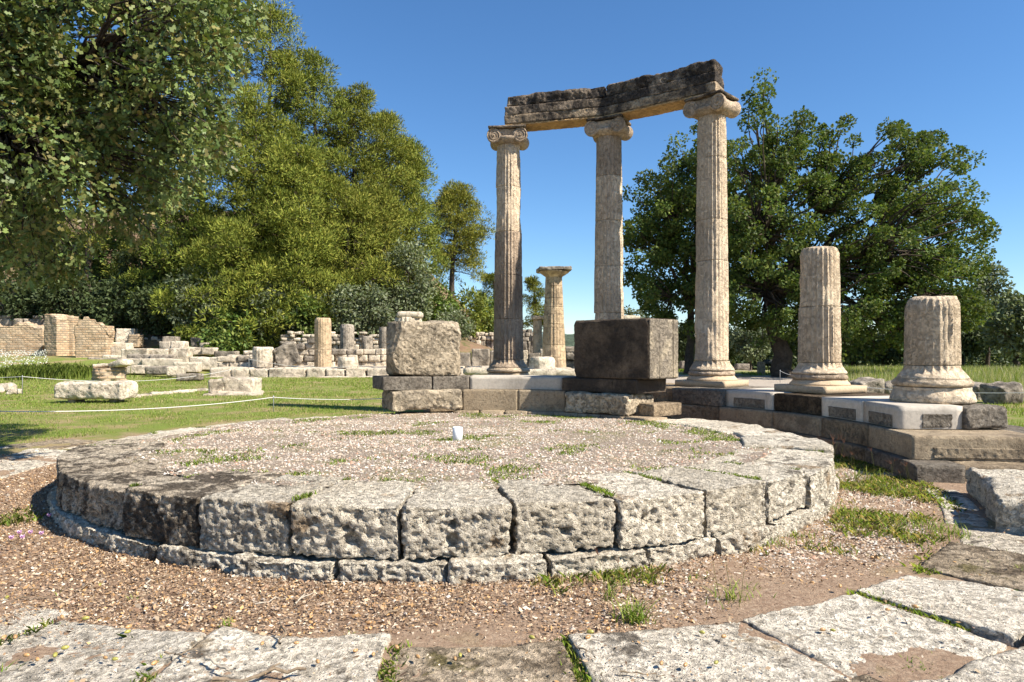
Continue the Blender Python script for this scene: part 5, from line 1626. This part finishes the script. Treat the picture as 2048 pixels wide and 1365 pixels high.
# acorns lying about
def acorn_mesh(mat):
    V, pl = lathe([(.0008, -.017), (.006, -.014), (.0095, -.006), (.0098, .003), (.0075, .012), (.003, .017), (.0006, .019)], (0, 0, 0), 10)
    V = V[:, [2, 1, 0]]
    return raw_mesh('acorn', V, pl, mat, True)
am = [acorn_mesh(M['acorn']), acorn_mesh(M['acorn']), acorn_mesh(M['acorn']), acorn_mesh(M['acorn_green'])]
for k in range(105):
    Yk = 3.0 + 2.4 * rng.uniform() ** 1.3
    xk = rng.uniform(-.76, .15) * Yk if rng.uniform() < .85 else rng.uniform(.1, .6) * Yk
    rk = math.hypot(xk - CX, Yk - CY)
    if rk < 4.36: continue
    o = link('acorn', am[3 if k % 7 == 3 else 0])
    o.location = (xk, Yk, .016 if rk < 5.15 else .066)
    o.rotation_euler = (0, 0, rng.uniform(0, 6.3))
    s = rng.uniform(.7, 1.05); o.scale = (s, s, s)
    tag(o, ('yellow green' if k % 7 == 3 else 'tan') + ' acorn lying ' + ('in the leaf litter' if rk < 5.15 else 'on the front slabs'), 'acorn', 'acorns on the ground ' + ('in litter' if rk < 5.15 else 'on slabs') + (' green' if k % 7 == 3 else ''), 'thing')
# twigs
TW = [((330, 1306), (392, 1318), .007, 0, 'short forked dark twig on the front slab at the lower left'), ((412, 1318), (455, 1345), .010, 1, 'thick crooked twig stub on the front slab left of centre'),
      ((425, 1362), (612, 1342), .013, 0, 'longest twig, lying along the bottom edge left of centre'), ((1148, 1290), (1190, 1320), .005, 0, 'thin dark twig on the slab right of the bottom centre'),
      ((262, 1146), (322, 1128), .006, 0, 'dark twig before the left part of the ring'), ((310, 1157), (375, 1147), .006, 0, 'dark twig right next to the ring footing'),
      ((150, 1185), (206, 1164), .006, 0, 'slanting dark twig at the far left of the litter'), ((292, 1162), (302, 1184), .008, 1, 'short bent pale twig in the litter on the left'),
      ((510, 1210), (590, 1196), .006, 1, 'pale slim twig in the litter below the crusted blocks'), ((590, 1210), (610, 1190), .008, 1, 'broken pale stick in the middle of the litter'),
      ((755, 1232), (850, 1208), .009, 0, 'thick dark twig half buried below the ring centre'), ((560, 1290), (566, 1262), .008, 0, 'short upright dark twig piece by the front slab edge'),
      ((1108, 1178), (1150, 1198), .007, 0, 'dark twig below the right half of the ring'), ((30, 1200), (100, 1196), .006, 0, 'thin twig at the left picture edge in the litter'),
      ((1240, 1345), (1330, 1352), .006, 0, 'dark twig on the dark slab at the bottom right of centre'), ((640, 1160), (720, 1172), .006, 1, 'pale twig close to the footing below the ring')]
for k, (a, b, r, pale, lab) in enumerate(TW):
    def gp(q):
        z = .06 if q[1] > 1275 else .012
        Yq_ = (CAMZ - z) * F / (q[1] - 701); return np.array([px(q[0], Yq_), Yq_, z + r * .6])
    A, B = gp(a), gp(b)
    B[2] = A[2]
    rr_ = np.random.default_rng(500 + k)
    Vt, Qt = limb(A, B, r * .8, r * .45, rr_, 7, 9, .12, .0)
    parts = [(Vt, Qt)]
    if k in (0, 2, 9):
        m_ = A * .5 + B * .5
        parts.append(limb(m_, m_ + np.array([.06, .08, .01]), r * .5, r * .25, rr_, 6, 4, .1))
    V, Q = join(parts)
    V[:, 2] = np.maximum(V[:, 2], A[2] - r * .7)
    tag(mk('twig', V, Q, M['twig_pale' if pale else 'twig'], smooth=True), lab, 'twig', 'twigs on the ground', 'thing')

# grass tufts around the right of the ring
def tuft(label, x, y, nb, hh, spread, seed, stalk=0, pal=GRASS):
    rg = np.random.default_rng(seed)
    Yt = CAMZ * F / (y - 701); Xt = px(x, Yt)
    n = nb
    Xb = Xt + rg.normal(size=n) * spread; Yb = Yt + rg.normal(size=n) * spread
    h = hh * rg.uniform(.4, 1.1, n)
    a = rg.uniform(0, 2 * math.pi, n)
    parts, cols = [], []
    root = thing('grass_tuft', (Xt, Yt, 0), label, 'grass tuft', 'grass tufts around the ring')
    Vs, Qs, o = [], [], 0
    for i in range(n):
        t = np.linspace(0, 1, 6)
        ln = h[i] * rg.uniform(.3, 1.2)
        cx_ = Xb[i] + math.cos(a[i]) * ln * t ** 1.8; cy_ = Yb[i] + math.sin(a[i]) * ln * t ** 1.8
        cz_ = h[i] * (t - .28 * t ** 3)
        w = rg.uniform(.0022, .0048) * (1 - t ** 2 * .95)
        s = np.array([-math.sin(a[i]), math.cos(a[i])])
        L = np.stack([cx_ - s[0] * w, cy_ - s[1] * w, cz_], -1); Rr = np.stack([cx_ + s[0] * w, cy_ + s[1] * w, cz_], -1)
        V = np.concatenate([L, Rr]); k = np.arange(5)
        Vs.append(V); Qs.append(np.stack([k, k + 6, k + 7, k + 1], -1) + o); o += 12
        cols.append(np.repeat((np.array(pal)[rg.integers(0, len(pal))] * rg.uniform(.8, 1.2))[None], 12, 0))
    tag(mk('blades', np.concatenate(Vs), np.concatenate(Qs), M['blade'], root, color=np.concatenate(cols)), kind='stuff')
    if stalk:
        ps = []; hs = []
        for i in range(stalk):
            aa = rg.uniform(0, 6.3); hgt = hh * rg.uniform(1.3, 2.0); off = rg.uniform(.1, .3) * hgt
            b0 = np.array([Xt + rg.normal() * spread, Yt + rg.normal() * spread, 0]); b1 = b0 + np.array([math.cos(aa) * off, math.sin(aa) * off, hgt])
            ps.append(limb(b0, b1, .0018, .001, rg, 4, 6, .03, 0))
            for q in range(4):
                d = np.array([rg.normal() * .03, rg.normal() * .03, .05]) * hgt * 3
                hs.append(limb(b1, b1 + d, .0022, .0008, rg, 4, 4, .05, 0))
        V, Q = join(ps); tag(mk('stalk', V, Q, M['blade'], root, color=np.tile(np.array([[.17, .18, .05]]), (len(V), 1))), kind='stuff')
        V, Q = join(hs); tag(mk('seed_head', V, Q, M['blade'], root, color=np.tile(np.array([[.20, .10, .06]]), (len(V), 1))), kind='stuff')
for k, (x, y, nb, hh, sp, st, lab) in enumerate([
    (1268, 1245, 85, .17, .035, 0, 'largest grass tuft on the bare ground below the ring'),
    (1215, 1200, 14, .16, .02, 2, 'thin grass sprouts left of the largest tuft'),
    (1455, 1205, 34, .16, .05, 3, 'sparse tuft with tall stalks on the right of the largest tuft'),
    (1500, 1190, 20, .09, .06, 0, 'low sparse grass right of the stalky tuft'),
    (1545, 1090, 45, .10, .06, 0, 'grass tuft at the foot of the ring on the right'),
    (1230, 1135, 26, .09, .02, 0, 'small tuft growing in the joint of the ring footing'),
    (1660, 965, 60, .24, .06, 7, 'tall tuft with seed heads at the right corner of the ring'),
    (1640, 1005, 60, .14, .08, 0, 'leafy tuft against the right end of the ring'),
    (1720, 960, 50, .18, .12, 4, 'tuft with stalks between the ring and the steps'),
    (1790, 990, 60, .15, .12, 5, 'tuft with reddish heads before the lowest step'),
    (1860, 1060, 70, .14, .10, 3, 'tuft along the edge of the right slabs'),
    (1900, 1075, 70, .13, .08, 0, 'dense tuft touching the white slab on the right'),
    (1760, 1050, 60, .10, .14, 0, 'low loose grass in the middle of the right passage'),
    (1690, 1030, 55, .11, .10, 2, 'grass beside the right end of the ring footing'),
    (1830, 940, 30, .20, .05, 4, 'reddish stalks in front of the step corner'),
    (1600, 1075, 40, .07, .06, 0, 'short grass under the last ring block on the right'),
    (1960, 1120, 40, .08, .10, 0, 'grass in the joint below the white slab'),
    (2020, 1150, 40, .09, .08, 0, 'grass in the joint at the right picture edge'),
    (1400, 1160, 20, .06, .05, 0, 'tiny sprout patch below the right ring blocks'),
    (265, 1200, 16, .045, .02, 0, 'small green rosette in the litter on the left'),
    (445, 1255, 26, .05, .02, 0, 'green sprout by the front slab left of centre'),
    (690, 1290, 26, .05, .03, 0, 'green sprout at the edge of the front slab near the centre'),
    (15, 1350, 40, .06, .03, 0, 'bright sprout in the bottom left corner'),
    (100, 1320, 40, .03, .06, 0, 'low green mat in the joint of the left front slabs'),
    (1830, 1345, 60, .05, .05, 0, 'green cushion on the slabs at the bottom right'),
    (1580, 1290, 40, .03, .06, 0, 'flat green patch on the pale slabs at the lower right'),
    (1840, 1300, 40, .04, .05, 0, 'green patch in the slab joint at the lower right')]):
    tuft(lab, x, y, nb, hh, sp, 600 + k, st)

# cyclamen flowers at the left end of the ring
def cyclamen(x, y, label, k):
    rg = np.random.default_rng(700 + k)
    Yt = (CAMZ - .02) * F / (y - 701); Xt = px(x, Yt)
    root = thing('cyclamen', (Xt, Yt, 0), label, 'flower', 'pink cyclamen by the ring')
    V, Q = limb((Xt, Yt, -.01), (Xt + .01, Yt, .085), .002, .0015, rg, 5, 5, .04)
    mk('stem', V, Q, M['blade'], root, color=np.tile(np.array([[.16, .10, .06]]), (len(V), 1)))
    P = np.tile(np.array([[Xt + .01, Yt, .085]]), (5, 1))
    a = np.arange(5) * 1.257
    D = np.stack([np.cos(a) * .6, np.sin(a) * .6, np.full(5, .9)], -1); N = np.stack([np.cos(a), np.sin(a), np.full(5, -.3)], -1)
    V, Q = leaf_mesh(P, D, N, np.full(5, .034), RHO, 1.3)
    mk('petals', V, Q, M['petal'], root)
for k, (x, y, lab) in enumerate([(36, 1086, 'pink cyclamen in a row of three, leftmost'), (42, 1096, 'pink cyclamen just below the row of three'), (58, 1086, 'pink cyclamen in a row of three, middle'), (80, 1088, 'pink cyclamen in a row of three, rightmost'),
                                 (20, 1097, 'pink cyclamen nearest the left picture edge'), (96, 1050, 'pink cyclamen at the edge of the ring shadow'), (104, 1015, 'pink cyclamen in the ring shadow, left one'), (128, 1020, 'pink cyclamen in the ring shadow, right one'), (182, 1080, 'pale cyclamen close to the ring footing')]):
    cyclamen(x, y, lab, k)

# ------------------------------------------------------------------ two visitors on the far path
def person(x, Y, h, label, shirt, lower, skirt, seed, face=1):
    X = px(x, Y); z = gz1(X, Y)
    root = thing('person', (X, Y, z), label, 'person')
    def skin(name, verts, edges, radii, mat, parent):
        me = bpy.data.meshes.new(name)
        me.from_pydata([(p[0] * h, p[1] * h, p[2] * h) for p in verts], edges, [])
        o = link(name, me, parent)
        md = o.modifiers.new('skin', 'SKIN')
        for i, r_ in enumerate(radii):
            me.skin_vertices[0].data[i].radius = (r_[0] * h, r_[1] * h) if isinstance(r_, tuple) else (r_ * h, r_ * h)
        me.skin_vertices[0].data[0].use_root = True
        md2 = o.modifiers.new('sub', 'SUBSURF'); md2.levels = 1; md2.render_levels = 1
        me.materials.append(mat)
        return o
    f = face
    body = [(0, 0, .52), (0, 0, .62), (0, 0, .72), (0, 0, .80), (0, 0, .85), (0, -.005, .90), (0, -.01, .96),
            (-.11, 0, .79), (-.14, .01, .64), (-.12, -.05, .50), (-.115, -.07, .45), (.11, 0, .79), (.14, .01, .64), (.12, -.05, .50), (.115, -.07, .45),
            (-.055, 0, .48), (-.06, -.01 * f, .27), (-.06, .01, .05), (-.06, -.06, .015), (.055, 0, .48), (.065, .02 * f, .27), (.06, .03, .05), (.06, -.04, .015)]
    ed = [(0, 1), (1, 2), (2, 3), (3, 4), (4, 5), (5, 6), (3, 7), (7, 8), (8, 9), (9, 10), (3, 11), (11, 12), (12, 13), (13, 14), (0, 15), (15, 16), (16, 17), (17, 18), (0, 19), (19, 20), (20, 21), (21, 22)]
    ra = [(.085, .06), (.075, .052), (.085, .056), (.07, .045), .03, .05, .045, .03, .026, .02, .018, .03, .026, .02, .018, .055, .037, .025, .018, .055, .037, .025, .018]
    skin('body', body, ed, ra, M['skin'], root)
    skin('shirt', [(0, 0, .54), (0, 0, .64), (0, 0, .73), (0, 0, .81), (-.11, 0, .795), (-.135, .005, .68), (.11, 0, .795), (.135, .005, .68)], [(0, 1), (1, 2), (2, 3), (3, 4), (4, 5), (3, 6), (6, 7)],
         [(.10, .072), (.088, .062), (.095, .066), (.06, .05), .042, .036, .042, .036], M[shirt], root)
    if skirt:
        skin('skirt', [(0, 0, .56), (0, 0, .40), (0, 0, .16)], [(0, 1), (1, 2)], [(.09, .07), (.11, .085), (.13, .10)], M[lower], root)
    else:
        skin('shorts', [(0, 0, .53), (-.06, 0, .46), (-.065, 0, .30), (.06, 0, .46), (.068, .01, .30)], [(0, 1), (1, 2), (0, 3), (3, 4)], [(.10, .07), .065, .052, .065, .052], M[lower], root)
    skin('hair', [(0, .012, .935), (0, .01, .985)], [(0, 1)], [(.052, .052), (.045, .045)], M['hair'], root)
person(1459.5, 97, 1.66, 'person in long pale skirt and light top standing on the far path', 'white_cloth', 'pale_cloth', True, 1)
person(1466.5, 97.5, 1.74, 'person in white shirt and dark shorts on the far path', 'white_cloth', 'blue_cloth', False, 2, -1)
